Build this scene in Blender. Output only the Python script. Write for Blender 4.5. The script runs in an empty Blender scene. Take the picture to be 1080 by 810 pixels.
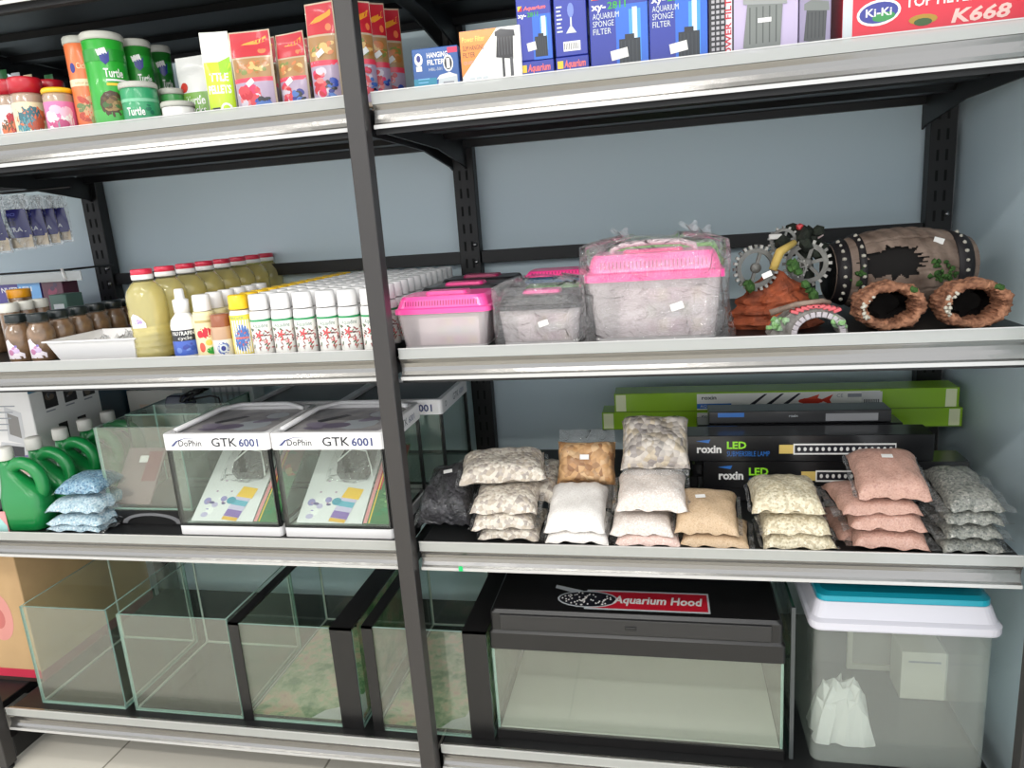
import bpy, bmesh, math, random
from mathutils import Matrix, Vector
random.seed(7)
R = math.radians
PI = math.pi
SC = bpy.context.scene
COL = SC.collection
# ------------------------------------------------------------------ camera
F = 764.1
CAMP = Vector((.5487, -1.358, 1.3388))
MR = Matrix.Rotation(.2153, 3, 'Z') @ Matrix.Rotation(-.2262, 3, 'X') @ Matrix.Rotation(.0725, 3, 'Y')
def ray(px, py): return MR @ Vector(((px - 540) / F, 1, -(py - 405) / F))
def at(px, py, Y):
    d = ray(px, py); return CAMP + d * ((Y - CAMP.y) / d.y)
cam = bpy.data.cameras.new('camera'); cam.sensor_fit = 'HORIZONTAL'; cam.sensor_width = 36; cam.lens = F / 1080 * 36
cam.clip_start = .02
co = bpy.data.objects.new('camera', cam); COL.objects.link(co)
m4 = Matrix((MR.col[0], MR.col[2], -MR.col[1])).transposed().to_4x4(); m4.translation = CAMP
co.matrix_world = m4; SC.camera = co
SC.view_settings.view_transform = 'Standard'; SC.view_settings.look = 'None'
SC.view_settings.gamma = 1; SC.view_settings.use_curve_mapping = False
SC.cycles.transparent_max_bounces = 40
SC.cycles.max_bounces = 10
SC.cycles.use_denoising = True
SC.cycles.sample_clamp_indirect = 4
# ------------------------------------------------------------------ materials
def lin(c):
    c = c / 255
    return c / 12.92 if c <= .04045 else ((c + .055) / 1.055) ** 2.4
def C(r, g, b): return (lin(r), lin(g), lin(b), 1)
MC = {}
def mat(rgb, rough=.5, metal=0, coat=0, spec=.5, bump=None, var=None):
    key = (rgb, rough, metal, coat, spec, bump, var)
    if key in MC: return MC[key]
    m = bpy.data.materials.new('surface'); m.use_nodes = True
    nt = m.node_tree; b = nt.nodes['Principled BSDF']
    b.inputs['Base Color'].default_value = C(*rgb); b.inputs['Roughness'].default_value = rough
    b.inputs['Metallic'].default_value = metal; b.inputs['Coat Weight'].default_value = coat
    b.inputs['Coat Roughness'].default_value = .08
    b.inputs['Specular IOR Level'].default_value = spec
    tc = nt.nodes.new('ShaderNodeTexCoord')
    if var:   # (scale, rgb2, contrast)
        n = nt.nodes.new('ShaderNodeTexNoise'); n.inputs['Scale'].default_value = var[0]; n.inputs['Detail'].default_value = 6
        rp = nt.nodes.new('ShaderNodeValToRGB'); k = var[2]
        rp.color_ramp.elements[0].position = .5 - k; rp.color_ramp.elements[1].position = .5 + k
        rp.color_ramp.elements[0].color = C(*rgb); rp.color_ramp.elements[1].color = C(*var[1])
        nt.links.new(tc.outputs['Object'], n.inputs['Vector']); nt.links.new(n.outputs['Fac'], rp.inputs['Fac'])
        nt.links.new(rp.outputs['Color'], b.inputs['Base Color'])
    if bump:  # (scale, strength, distance)
        n = nt.nodes.new('ShaderNodeTexNoise'); n.inputs['Scale'].default_value = bump[0]; n.inputs['Detail'].default_value = 4
        bp = nt.nodes.new('ShaderNodeBump'); bp.inputs['Strength'].default_value = bump[1]; bp.inputs['Distance'].default_value = bump[2]
        nt.links.new(tc.outputs['Object'], n.inputs['Vector']); nt.links.new(n.outputs['Fac'], bp.inputs['Height'])
        nt.links.new(bp.outputs['Normal'], b.inputs['Normal'])
    MC[key] = m; return m
def grains(cols, scale, bumpd=.002, coat=.6, crough=.12, fine=0, rough=.7, wr=28):
    """loose gravel seen through a glossy film: cells of random colour from cols"""
    m = bpy.data.materials.new('surface'); m.use_nodes = True
    nt = m.node_tree; b = nt.nodes['Principled BSDF']; L = nt.links.new
    tc = nt.nodes.new('ShaderNodeTexCoord')
    v = nt.nodes.new('ShaderNodeTexVoronoi'); v.inputs['Scale'].default_value = scale; v.inputs['Randomness'].default_value = 1
    L(tc.outputs['Object'], v.inputs['Vector'])
    sep = nt.nodes.new('ShaderNodeSeparateColor'); L(v.outputs['Color'], sep.inputs['Color'])
    rp = nt.nodes.new('ShaderNodeValToRGB'); L(sep.outputs[0], rp.inputs['Fac'])
    el = rp.color_ramp.elements
    el[0].color = C(*cols[0]); el[0].position = 0; el[1].color = C(*cols[-1]); el[1].position = 1
    for i in range(1, len(cols) - 1):
        e = el.new(i / (len(cols) - 1)); e.color = C(*cols[i])
    L(rp.outputs['Color'], b.inputs['Base Color'])
    b.inputs['Roughness'].default_value = rough
    b.inputs['Coat Weight'].default_value = coat; b.inputs['Coat Roughness'].default_value = crough
    bp = nt.nodes.new('ShaderNodeBump'); bp.inputs['Strength'].default_value = .7; bp.inputs['Distance'].default_value = bumpd; bp.invert = True
    L(v.outputs['Distance'], bp.inputs['Height']); L(bp.outputs['Normal'], b.inputs['Normal'])
    n = nt.nodes.new('ShaderNodeTexNoise'); n.inputs['Scale'].default_value = wr; n.inputs['Detail'].default_value = 3; n.inputs['Distortion'].default_value = 1.5
    L(tc.outputs['Object'], n.inputs['Vector'])
    b2 = nt.nodes.new('ShaderNodeBump'); b2.inputs['Strength'].default_value = 1; b2.inputs['Distance'].default_value = .012
    L(n.outputs['Fac'], b2.inputs['Height']); L(b2.outputs['Normal'], b.inputs['Coat Normal'])
    return m
def clear(tint=(235, 245, 240), veil=.05, gloss=1.0, rough=.03, dcol=(200, 205, 200), bump=None, name='clear'):
    """thin clear sheet: transmission, fresnel reflection, a diffuse share for milkiness and painted-in reflected glare"""
    key = ('clear', tint, veil, gloss, rough, dcol, bump)
    if key in MC: return MC[key]
    m = bpy.data.materials.new('clear'); m.use_nodes = True
    nt = m.node_tree; nt.nodes.clear(); L = nt.links.new
    out = nt.nodes.new('ShaderNodeOutputMaterial')
    tr = nt.nodes.new('ShaderNodeBsdfTransparent'); tr.inputs['Color'].default_value = C(*tint)
    df = nt.nodes.new('ShaderNodeBsdfDiffuse'); df.inputs['Color'].default_value = C(*dcol)
    gl = nt.nodes.new('ShaderNodeBsdfGlossy'); gl.inputs['Roughness'].default_value = rough
    ge = nt.nodes.new('ShaderNodeNewGeometry'); dt = nt.nodes.new('ShaderNodeVectorMath'); dt.operation = 'DOT_PRODUCT'
    L(ge.outputs['Normal'], dt.inputs[0]); L(ge.outputs['Incoming'], dt.inputs[1])
    def op(kind, a, b=None):      # reflectance by Schlick's rule, the same from both faces of the sheet
        n = nt.nodes.new('ShaderNodeMath'); n.operation = kind
        for i, q in enumerate((a, b)):
            if q is None: continue
            if isinstance(q, (int, float)): n.inputs[i].default_value = q
            else: L(q, n.inputs[i])
        return n
    c1 = op('ABSOLUTE', dt.outputs['Value']); c2 = op('SUBTRACT', 1.0, c1.outputs[0]); c2.use_clamp = True; c3 = op('POWER', c2.outputs[0], 5.0)
    c4 = op('MULTIPLY', c3.outputs[0], .96); c5 = op('ADD', c4.outputs[0], .04); mu = op('MULTIPLY', c5.outputs[0], gloss); mu.use_clamp = True
    m1 = nt.nodes.new('ShaderNodeMixShader'); m1.inputs[0].default_value = veil
    L(tr.outputs[0], m1.inputs[1]); L(df.outputs[0], m1.inputs[2])
    m2 = nt.nodes.new('ShaderNodeMixShader'); L(mu.outputs[0], m2.inputs[0]); L(m1.outputs[0], m2.inputs[1]); L(gl.outputs[0], m2.inputs[2])
    L(m2.outputs[0], out.inputs['Surface'])
    if bump:
        tc = nt.nodes.new('ShaderNodeTexCoord')
        n = nt.nodes.new('ShaderNodeTexNoise'); n.inputs['Scale'].default_value = bump[0]; n.inputs['Detail'].default_value = 5; n.inputs['Distortion'].default_value = 1.2
        bp = nt.nodes.new('ShaderNodeBump'); bp.inputs['Strength'].default_value = 1; bp.inputs['Distance'].default_value = bump[1]
        L(tc.outputs['Object'], n.inputs['Vector']); L(n.outputs['Fac'], bp.inputs['Height'])
        L(bp.outputs['Normal'], gl.inputs['Normal']); L(bp.outputs['Normal'], dt.inputs[0])
    MC[key] = m; return m
GLASS = clear((250, 254, 252), .035, 1.0, .01, (190, 195, 180))
GLASSR = clear((250, 253, 251), .085, 1.7, .01, (205, 203, 185))      # front glass: bright floor's reflected veil painted in as diffuse beige
PLAST = clear((253, 252, 252), .32, 1.0, .12, (238, 228, 228))
FILM = clear((254, 254, 254), .10, 1.8, .07, (240, 236, 236), (26, .04))
FILM2 = clear((250, 250, 250), .10, 1.8, .12, (240, 240, 240), (40, .02))
STRIP = clear((246, 248, 246), .5, 2.4, .12, (200, 201, 197))
GEDGE = mat((152, 182, 170), .15)
GEDGE2 = mat((36, 66, 56), .2)
WHITE = mat((240, 238, 236), .4)
WHITEP = mat((243, 241, 240), .3, 0, .2)
PAPER = mat((236, 234, 230), .7)
BLACK = mat((16, 16, 17), .45)
BLACKP = mat((24, 23, 23), .35)
STEEL = mat((52, 49, 48), .38)
STEELB = mat((14, 14, 15), .5)
def K(*rgb, rough=.35): return mat(tuple(rgb), rough, 0, .25)
# ------------------------------------------------------------------ mesh builder
class MB:
    def __init__(s): s.v, s.f, s.m, s.s, s.mats = [], [], [], [], []
    def mi(s, m):
        if m not in s.mats: s.mats.append(m)
        return s.mats.index(m)
    def add(s, vs, fs, m, smooth=False, M=None):
        o = len(s.v)
        s.v += [tuple(M @ Vector(p)) if M is not None else tuple(p) for p in vs]
        for i, f in enumerate(fs):
            s.f.append([a + o for a in f])
            s.m.append(s.mi(m[i] if isinstance(m, (list, tuple)) else m)); s.s.append(smooth)
        return s
    def bmadd(s, bm, m, smooth=False, M=None):
        bm.verts.index_update()
        s.add([v.co[:] for v in bm.verts], [[v.index for v in f.verts] for f in bm.faces], m, smooth, M); bm.free(); return s
    def box(s, x0, x1, y0, y1, z0, z1, m, bev=0, seg=2, M=None, edge=None):
        if not bev:
            vs = [(x, y, z) for z in (z0, z1) for y in (y0, y1) for x in (x0, x1)]
            fs = [(0, 2, 3, 1), (4, 5, 7, 6), (0, 1, 5, 4), (2, 6, 7, 3), (0, 4, 6, 2), (1, 3, 7, 5)]
            if edge:   # the two largest faces take m, the rim takes edge
                d = [x1 - x0, y1 - y0, z1 - z0]; k = d.index(min(d))
                mm = [edge] * 6
                for i in {2: (0, 1), 1: (2, 3), 0: (4, 5)}[k]: mm[i] = m
                m = mm
            return s.add(vs, fs, m, False, M)
        bm = bmesh.new(); bmesh.ops.create_cube(bm, size=1)
        for v in bm.verts: v.co = ((x0 + x1) / 2 + v.co.x * (x1 - x0), (y0 + y1) / 2 + v.co.y * (y1 - y0), (z0 + z1) / 2 + v.co.z * (z1 - z0))
        bmesh.ops.bevel(bm, geom=bm.edges[:], offset=bev, segments=seg, affect='EDGES', profile=.5)
        return s.bmadd(bm, m, seg > 1, M)
    def lathe(s, prof, m, seg=20, c=(0, 0, 0), smooth=True, M=None, sx=1, sy=1):
        """prof: (radius, z) bottom to top; m may be a list, one per band"""
        vs, fs, mm = [], [], []
        for r, z in prof:
            for i in range(seg):
                a = 2 * PI * i / seg; vs.append((c[0] + sx * r * math.sin(a), c[1] - sy * r * math.cos(a), c[2] + z))
        for j in range(len(prof) - 1):
            for i in range(seg):
                k = (i + 1) % seg
                fs.append((j * seg + i, j * seg + k, (j + 1) * seg + k, (j + 1) * seg + i)); mm.append(m[j] if isinstance(m, (list, tuple)) else m)
        if prof[0][0] > 1e-6: fs.append(tuple(reversed(range(seg)))); mm.append(mm[0])
        if prof[-1][0] > 1e-6: fs.append(tuple((len(prof) - 1) * seg + i for i in range(seg))); mm.append(mm[-2] if prof[0][0] > 1e-6 else mm[-1])
        return s.add(vs, fs, mm, smooth, M)
    def tube(s, path, r, m, seg=8, closed=False, M=None, cap=True):
        P = [Vector(p) for p in path]; n = len(P); rings = []
        up = Vector((0, 0, 1)); prev = None
        for i in range(n):
            a = P[(i - 1) % n] if (closed or i > 0) else P[i]; b = P[(i + 1) % n] if (closed or i < n - 1) else P[i]
            t = (b - a).normalized()
            if prev is None:
                u = t.cross(up) if abs(t.dot(up)) < .95 else t.cross(Vector((1, 0, 0)))
            else: u = prev - t * prev.dot(t)
            u.normalize(); prev = u; w = t.cross(u)
            rr = r[i] if isinstance(r, (list, tuple)) else r
            rings.append([P[i] + u * (rr * math.cos(2 * PI * k / seg)) + w * (rr * math.sin(2 * PI * k / seg)) for k in range(seg)])
        vs = [p for q in rings for p in q]; fs = []
        for i in range(n if closed else n - 1):
            j = (i + 1) % n
            for k in range(seg): fs.append((i * seg + k, i * seg + (k + 1) % seg, j * seg + (k + 1) % seg, j * seg + k))
        if not closed and cap: fs.append(tuple(reversed(range(seg)))); fs.append(tuple((n - 1) * seg + k for k in range(seg)))
        return s.add(vs, fs, m, True, M)
    def prism(s, poly, axis, a0, a1, m, M=None, smooth=False):
        """poly of 2-D points in the plane across axis, pushed from a0 to a1"""
        def P(u, v, a): return {'x': (a, u, v), 'y': (u, a, v), 'z': (u, v, a)}[axis]
        n = len(poly); vs = [P(u, v, a0) for u, v in poly] + [P(u, v, a1) for u, v in poly]
        fs = [tuple(range(n)), tuple(reversed(range(n, 2 * n)))] + [(i, i + n, (i + 1) % n + n, (i + 1) % n) for i in range(n)]
        bm = bmesh.new(); V = [bm.verts.new(p) for p in vs]
        for f in fs: bm.faces.new([V[i] for i in f])
        bmesh.ops.recalc_face_normals(bm, faces=bm.faces[:])
        return s.bmadd(bm, m, smooth, M)
    def grid(s, fn, nu, nv, m, smooth=True, wrapu=False, M=None):
        vs = [fn(i / (nu if wrapu else nu), j / nv) for j in range(nv + 1) for i in range(nu if wrapu else nu + 1)]
        w = nu if wrapu else nu + 1; fs = []
        for j in range(nv):
            for i in range(nu):
                k = (i + 1) % w; fs.append((j * w + i, j * w + k, (j + 1) * w + k, (j + 1) * w + i))
        return s.add(vs, fs, m, smooth, M)
    def blob(s, c, r, m, sub=2, noise=0, sc=(1, 1, 1), seed=0, M=None):
        bm = bmesh.new(); bmesh.ops.create_icosphere(bm, subdivisions=sub, radius=1)
        rnd = random.Random(seed)
        for v in bm.verts:
            k = 1 + noise * (rnd.random() - .5) * 2
            v.co = (c[0] + v.co.x * r * sc[0] * k, c[1] + v.co.y * r * sc[1] * k, c[2] + v.co.z * r * sc[2] * k)
        return s.bmadd(bm, m, noise < .12, M)
    def build(s, name, parent=None, kind=None, recalc=False):
        me = bpy.data.meshes.new(name); me.from_pydata(s.v, [], s.f)
        for m in s.mats: me.materials.append(m)
        me.polygons.foreach_set('material_index', s.m); me.polygons.foreach_set('use_smooth', s.s)
        if recalc:
            bm = bmesh.new(); bm.from_mesh(me); bmesh.ops.recalc_face_normals(bm, faces=bm.faces[:]); bm.to_mesh(me); bm.free()
        me.update()
        o = bpy.data.objects.new(name, me); COL.objects.link(o)
        if parent is not None: o.parent = parent
        if kind: o['kind'] = kind
        return o
def thing(name, label, cat, loc=(0, 0, 0), rz=0, group=None, rx=0, ry=0):
    o = bpy.data.objects.new(name, None); COL.objects.link(o); o.empty_display_size = .02
    o.location = loc; o.rotation_euler = (rx, ry, rz); o['label'] = label; o['category'] = cat
    if group: o['group'] = group
    return o
KIDS = {}
def kids(o):
    return [c for c in bpy.data.objects if c.parent == o]
def dup(root, loc, label, rz=None, group=None, rx=None):
    r = root.copy(); COL.objects.link(r); r.location = loc; r['label'] = label
    if rz is not None: r.rotation_euler.z = rz
    if rx is not None: r.rotation_euler.x = rx
    if group: r['group'] = group
    if root.name not in KIDS: KIDS[root.name] = [(c, kids(c)) for c in kids(root)]
    for ch, gs in KIDS[root.name]:
        c = ch.copy(); COL.objects.link(c); c.parent = r
        for g in gs:
            d = g.copy(); COL.objects.link(d); d.parent = c
    return r
def setting(name, mb): return mb.build(name, None, 'structure')
# ------------------------------------------------------------------ print on surfaces
TXT = {}
def textgeo(t, bold=0, shear=0):
    k = (t, bold, shear)
    if k not in TXT:
        cu = bpy.data.curves.new('t', 'FONT'); cu.body = t; cu.size = 1; cu.resolution_u = 2; cu.offset = bold; cu.shear = shear
        ob = bpy.data.objects.new('t', cu); me = bpy.data.meshes.new_from_object(ob)
        vs = [(v.co.x, v.co.y) for v in me.vertices]; fs = [tuple(p.vertices) for p in me.polygons]
        bpy.data.objects.remove(ob); bpy.data.meshes.remove(me); bpy.data.curves.remove(cu)
        x0 = min(p[0] for p in vs); x1 = max(p[0] for p in vs)
        TXT[k] = ([(p[0] - x0, p[1]) for p in vs], fs, x1 - x0)
    return TXT[k]
class Print:
    """shapes laid on a surface; fn(u, v, off) gives the point"""
    def __init__(s, fn, step=.00035, du=None): s.fn, s.k, s.step, s.mb, s.du = fn, 1, step, MB(), du
    def _lay(s): o = s.step + s.k * 2.5e-5; s.k += 1; return o
    def poly(s, pts, m):
        o = s._lay()
        if s.du:      # on a curved surface: rings about the middle
            q = []
            for i in range(len(pts)):
                a, b = pts[i], pts[(i + 1) % len(pts)]
                for k in range(3): q.append((a[0] + (b[0] - a[0]) * k / 3, a[1] + (b[1] - a[1]) * k / 3))
            return s._rings(q, m, o)
        s.mb.add([s.fn(u, v, o) for u, v in pts], [tuple(range(len(pts)))], m); return s
    def _rings(s, q, m, o, nr=3):
        n = len(q); cu = sum(p[0] for p in q) / n; cv = sum(p[1] for p in q) / n
        vs = [s.fn(cu, cv, o)]; fs = [(0, i + 1, (i + 1) % n + 1) for i in range(n)]
        for r in range(1, nr + 1): vs += [s.fn(cu + (p[0] - cu) * r / nr, cv + (p[1] - cv) * r / nr, o) for p in q]
        for r in range(nr - 1):
            for i in range(n):
                j = (i + 1) % n; fs.append((1 + r * n + i, 1 + r * n + n + i, 1 + r * n + n + j, 1 + r * n + j))
        s.mb.add(vs, fs, m); return s
    def rect(s, u0, u1, v0, v1, m, n=None, nv=1):
        o = s._lay()
        n = n or (max(1, int(abs(u1 - u0) / s.du) + 1) if s.du else 1)
        if s.du and nv == 1: nv = max(1, int(abs(v1 - v0) / (s.du * 2)) + 1)
        s.mb.grid(lambda a, b: s.fn(u0 + (u1 - u0) * a, v0 + (v1 - v0) * b, o), n, nv, m, True); return s
    def ell(s, cu, cv, ru, rv, m, n=12, ang=0):
        o = s._lay(); ca, sa = math.cos(ang), math.sin(ang)
        P = [(ru * math.cos(2 * PI * i / n), rv * math.sin(2 * PI * i / n)) for i in range(n)]
        if s.du and max(ru, rv) > .004: return s._rings([(cu + x * ca - y * sa, cv + x * sa + y * ca) for x, y in P], m, o)
        vs = [s.fn(cu, cv, o)] + [s.fn(cu + x * ca - y * sa, cv + x * sa + y * ca, o) for x, y in P]
        s.mb.add(vs, [(0, i + 1, (i + 1) % n + 1) for i in range(n)], m); return s
    def tilt(s, cu, cv, w, h, ang, m):
        ca, sa = math.cos(ang), math.sin(ang)
        return s.poly([(cu + x * ca - y * sa, cv + x * sa + y * ca) for x, y in ((-w/2, -h/2), (w/2, -h/2), (w/2, h/2), (-w/2, h/2))], m)
    def text(s, t, u, v, h, m, w=None, bold=0, shear=0, align='L', ang=0):
        o = s._lay(); vs, fs, tw = textgeo(t, bold, shear)
        k = h / .7; kx = (w / tw) if w else k
        x0 = {'L': 0, 'C': -tw * kx / 2, 'R': -tw * kx}[align]; ca, sa = math.cos(ang), math.sin(ang)
        s.mb.add([s.fn(u + (x0 + p[0] * kx) * ca - p[1] * k * sa, v + (x0 + p[0] * kx) * sa + p[1] * k * ca, o) for p in vs], fs, m); return s
    def build(s, name, parent): return s.mb.build(name, parent)
def front(x0, y, z0): return lambda u, v, o: (x0 + u, y - o, z0 + v)
def rightf(x, y0, z0): return lambda u, v, o: (x + o, y0 + u, z0 + v)
def topf(x0, y0, z): return lambda u, v, o: (x0 + u, y0 + v, z + o)
def cyl(r, z0, a0=0): return lambda u, v, o: ((r + o) * math.sin(u / r + a0), -(r + o) * math.cos(u / r + a0), z0 + v)
def art(P, u0, u1, v0, v1, mats, n, seed, r0=.1, r1=.25):
    """a busy little picture: soft blots of several inks inside a box"""
    rnd = random.Random(seed); w, h = u1 - u0, v1 - v0; q = min(w, h)
    for i in range(n):
        a = q * rnd.uniform(r0, r1); b = a * rnd.uniform(.4, 1)
        a = min(a, w * .48); b = min(b, h * .48); a, b = (a, b)
        g = rnd.uniform(-.6, .6)
        ex = max(a, b)
        cu = rnd.uniform(u0 + min(ex, w/2), u1 - min(ex, w/2)) ; cv = rnd.uniform(v0 + min(ex, h/2), v1 - min(ex, h/2))
        P.ell(cu, cv, a, b, mats[i % len(mats)], 9, g)
# ------------------------------------------------------------------ setting
W = 1.2
T = [1.888, 1.582, 1.098, .679, .176]          # top edge of each price rail
S = [t - .012 for t in T]                      # shelf board tops
def tilemat():
    m = bpy.data.materials.new('floor_tile'); m.use_nodes = True
    nt = m.node_tree; b = nt.nodes['Principled BSDF']; L = nt.links.new
    tc = nt.nodes.new('ShaderNodeTexCoord'); br = nt.nodes.new('ShaderNodeTexBrick')
    br.offset = 0; br.inputs['Scale'].default_value = 1; br.inputs['Brick Width'].default_value = .6; br.inputs['Row Height'].default_value = .6
    br.inputs['Mortar Size'].default_value = .003; br.inputs['Mortar'].default_value = C(150, 145, 132)
    br.inputs['Color1'].default_value = C(222, 216, 202); br.inputs['Color2'].default_value = C(216, 210, 196)
    mp = nt.nodes.new('ShaderNodeMapping'); mp.inputs['Location'].default_value = (.33, .42, 0)
    L(tc.outputs['Object'], mp.inputs['Vector']); L(mp.outputs['Vector'], br.inputs['Vector']); L(br.outputs['Color'], b.inputs['Base Color'])
    b.inputs['Roughness'].default_value = .18
    return m
m = MB(); m.box(-4.5, 1.29, -5.5, .74, -.03, 0, tilemat()); setting('floor', m)
m = MB(); m.box(-4.5, 1.29, -5.5, .74, 2.9, 2.95, mat((235, 235, 232), .8)); setting('ceiling', m)
WALLM = mat((208, 225, 232), .42, 0, 0, .5, (9, .12, .01))
m = MB(); m.box(-4.5, 1.29, .705, .74, 0, 2.9, WALLM); setting('wall_back', m)
m = MB(); m.box(1.262, 1.29, -.35, .704, 0, 2.9, WALLM); setting('wall_right', m)
# daylight-white lamps along the shop ceiling
for i, (x, y) in enumerate([(-1.6, -.95), (.1, -.95), (-2.2, -2.3), (.2, -2.3), (-1.6, -3.7), (.4, -3.7), (-1.2, -5.0)]):
    ld = bpy.data.lights.new('ceiling_lamp', 'AREA'); ld.shape = 'RECTANGLE'; ld.size = 1.15; ld.size_y = .16; ld.energy = 7 if y > -1 else 27
    ld.color = (1, .985, .96)
    lo = bpy.data.objects.new('ceiling_lamp', ld); COL.objects.link(lo); lo.location = (x, y, 2.86)
w = bpy.data.worlds.new('world'); SC.world = w; w.use_nodes = True
w.node_tree.nodes['Background'].inputs[0].default_value = (.93, .96, 1, 1); w.node_tree.nodes['Background'].inputs[1].default_value = 1.75
SC.view_settings.exposure = 0.0

# ------------------------------------------------------------------ rack frame
XR = 1.205
rack = thing('shelving_rack', 'dark grey steel shelving frame with front uprights, slotted rear posts and cross rails', 'shelving', (0, 0, 0))
for i, x in enumerate((-W, 0, XR)):
    w2 = .018
    m = MB(); m.box(x - w2, x + w2, -.032, 0, .012, 2.25, STEEL, .0015, 1)
    p = m.build('front_post', rack)
    m = MB(); m.lathe([(.016, 0), (.016, .008), (.006, .010), (.006, .03)], STEELB, 12, (x, -.016, 0)); m.build('levelling_foot', p)
    xb = x + .015 if i < 2 else x + .012
    m = MB(); m.box(xb - .0295, xb + .0295, .652, .690, .012, 2.25, STEELB, .0015, 1)
    for k in range(43):
        z = .15 + k * .048
        for dx in (-.011, .009):
            m.box(xb + dx - .003, xb + dx + .003, .6512, .6525, z, z + .026, mat((3, 3, 3), .9))
    p = m.build('back_post', rack)
    for z in (1.27, 1.222):
        m = MB(); m.lathe([(.006, 0), (.006, .003), (.003, .006)], mat((150, 150, 150), .3, 1), 10, M=Matrix.Translation((xb + .018, .652, z)) @ Matrix.Rotation(PI / 2, 4, 'X')); m.build('bolt', p)
    m = MB(); m.box(x - w2, x + w2, 0, .652, .02, .082, STEELB, .002, 1); m.build('base_leg', rack)
for x0, x1 in ((-W + .046, -.016), (.046, XR - .019)):
    m = MB(); m.box(x0, x1, .662, .684, 1.217, 1.252, STEELB, .001, 1); m.build('back_rail', rack)
    m = MB(); m.box(x0, x1, .662, .684, .30, .335, STEELB, .001, 1); m.build('back_rail', rack)

RAILM = mat((146, 144, 141), .2, .9, .1, .5, (14, .05, .02))
RAILM2 = mat((196, 195, 193), .25, .25, .3)
def shelf(i, x0, x1, label, tint=None, brk=True, plain=False):
    s, t = S[i], T[i]
    r = thing('shelf', label, 'shelf', ((x0 + x1) / 2, 0, s))
    h = (x1 - x0) / 2
    m = MB()
    m.box(-h, h, .012, .645, -.022, 0, BLACK, .002, 1)
    m.box(-h, h, .012, .016, -.062, -.022, BLACK)
    for y in (.10, .27, .44): m.prism([(y, -.022), (y + .012, -.034), (y + .05, -.034), (y + .062, -.022)], 'x', -h + .006, h - .006, BLACK)
    m.box(-h, h, .628, .645, -.040, -.022, BLACK)
    m.build('board', r)
    for sx in ((-1, 1) if brk else ()):
        a = -h + .003 if sx < 0 else h + (.007 if x1 < .5 else -.008)
        m = MB(); m.prism([(.03, -.023), (.63, -.023), (.655, -.01), (.655, -.096), (.63, -.088), (.40, -.060), (.03, -.056)], 'x', a - .0025, a + .0025, STEELB)
        m.build('bracket', r)
    if plain: return r
    q = .010   # rail profile (y, z) front side, gently hollow with rounded ribs; z from the board top
    prof = [(.0, .0065), (-.002, .004), (-.001, -.004), (-.0005, -.008), (-.003, -.011), (-.0015, -.014), (.002, -.020), (.0035, -.028), (.0025, -.036), (-.0005, -.043), (-.004, -.046), (-.0045, -.0485), (-.002, -.051)]
    back = [(.0105, -.051), (.0105, .0065)]
    m = MB(); m.prism(prof + back, 'x', -h + .004, h - .004, RAILM, smooth=False)
    m.box(-h + .003, h - .003, -.0052, -.0035, -.0535, -.0465, RAILM2)
    pr = m.build('price_rail', r)
    m = MB(); m.box(-h + .003, h - .003, -.0035, -.0022, -.010, .012, STRIP)
    m.box(-h + .003, h - .003, -.0048, -.0022, .0105, .0125, RAILM2)
    m.build('clear_strip', pr)
    return r
XL0, XL1, XR0, XR1 = -W + .022, -.0215, .0215, 1.178
shelf(0, XL0, XL1, 'topmost shelf over the fish food tubs, only its black underside showing')
shelf(0, XR0, XR1, 'topmost shelf over the filter boxes, only its black underside showing')
shelf(1, XL0, XL1, 'shelf with silvery price rail carrying the fish food tubs and pouches')
shelf(1, XR0, XR1, 'shelf with silvery price rail carrying the filter boxes')
shelf(2, XL0, XL1, 'shelf with white price rail carrying the bottles and jars')
shelf(2, XR0, XR1, 'shelf with silvery price rail carrying pink lidded tanks and resin ornaments')
shelf(3, XL0, XL1, 'shelf with white price rail carrying green jugs and white trimmed tanks')
g3 = shelf(3, XR0, XR1, 'shelf with grey price rail carrying the gravel bags and lamp boxes')
dot = MB(); dx_ = at(487, 602, 0).x - (XR0 + XR1) / 2; dot.box(dx_ - .0045, dx_ + .0045, -.0062, -.0052, -.053, -.042, mat((20, 190, 105), .5)); dot.build('green_sticker', g3)
shelf(4, XL0, XL1, 'base shelf near the floor carrying four open glass tanks')
shelf(4, XR0, XR1, 'base shelf near the floor carrying the hooded aquarium')
shelf(1, -2.4, -W - .022, 'black upper shelf of the next bay beyond the rear post', brk=False, plain=True)
shelf(2, -2.4, -W - .022, 'black lower shelf of the next bay beyond the rear post', brk=False, plain=True)
shelf(3, -2.4, -W - .022, 'black third level shelf of the next bay under the big white carton', brk=False, plain=True)
shelf(4, -2.4, -W - .022, 'black base shelf of the next bay under the kraft carton', brk=False, plain=True)
m = MB(); m.box(1.2545, 1.2615, .690, .7045, .02, 2.5, mat((150, 152, 155), .35, .8)); setting('trim_1', m)
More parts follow.
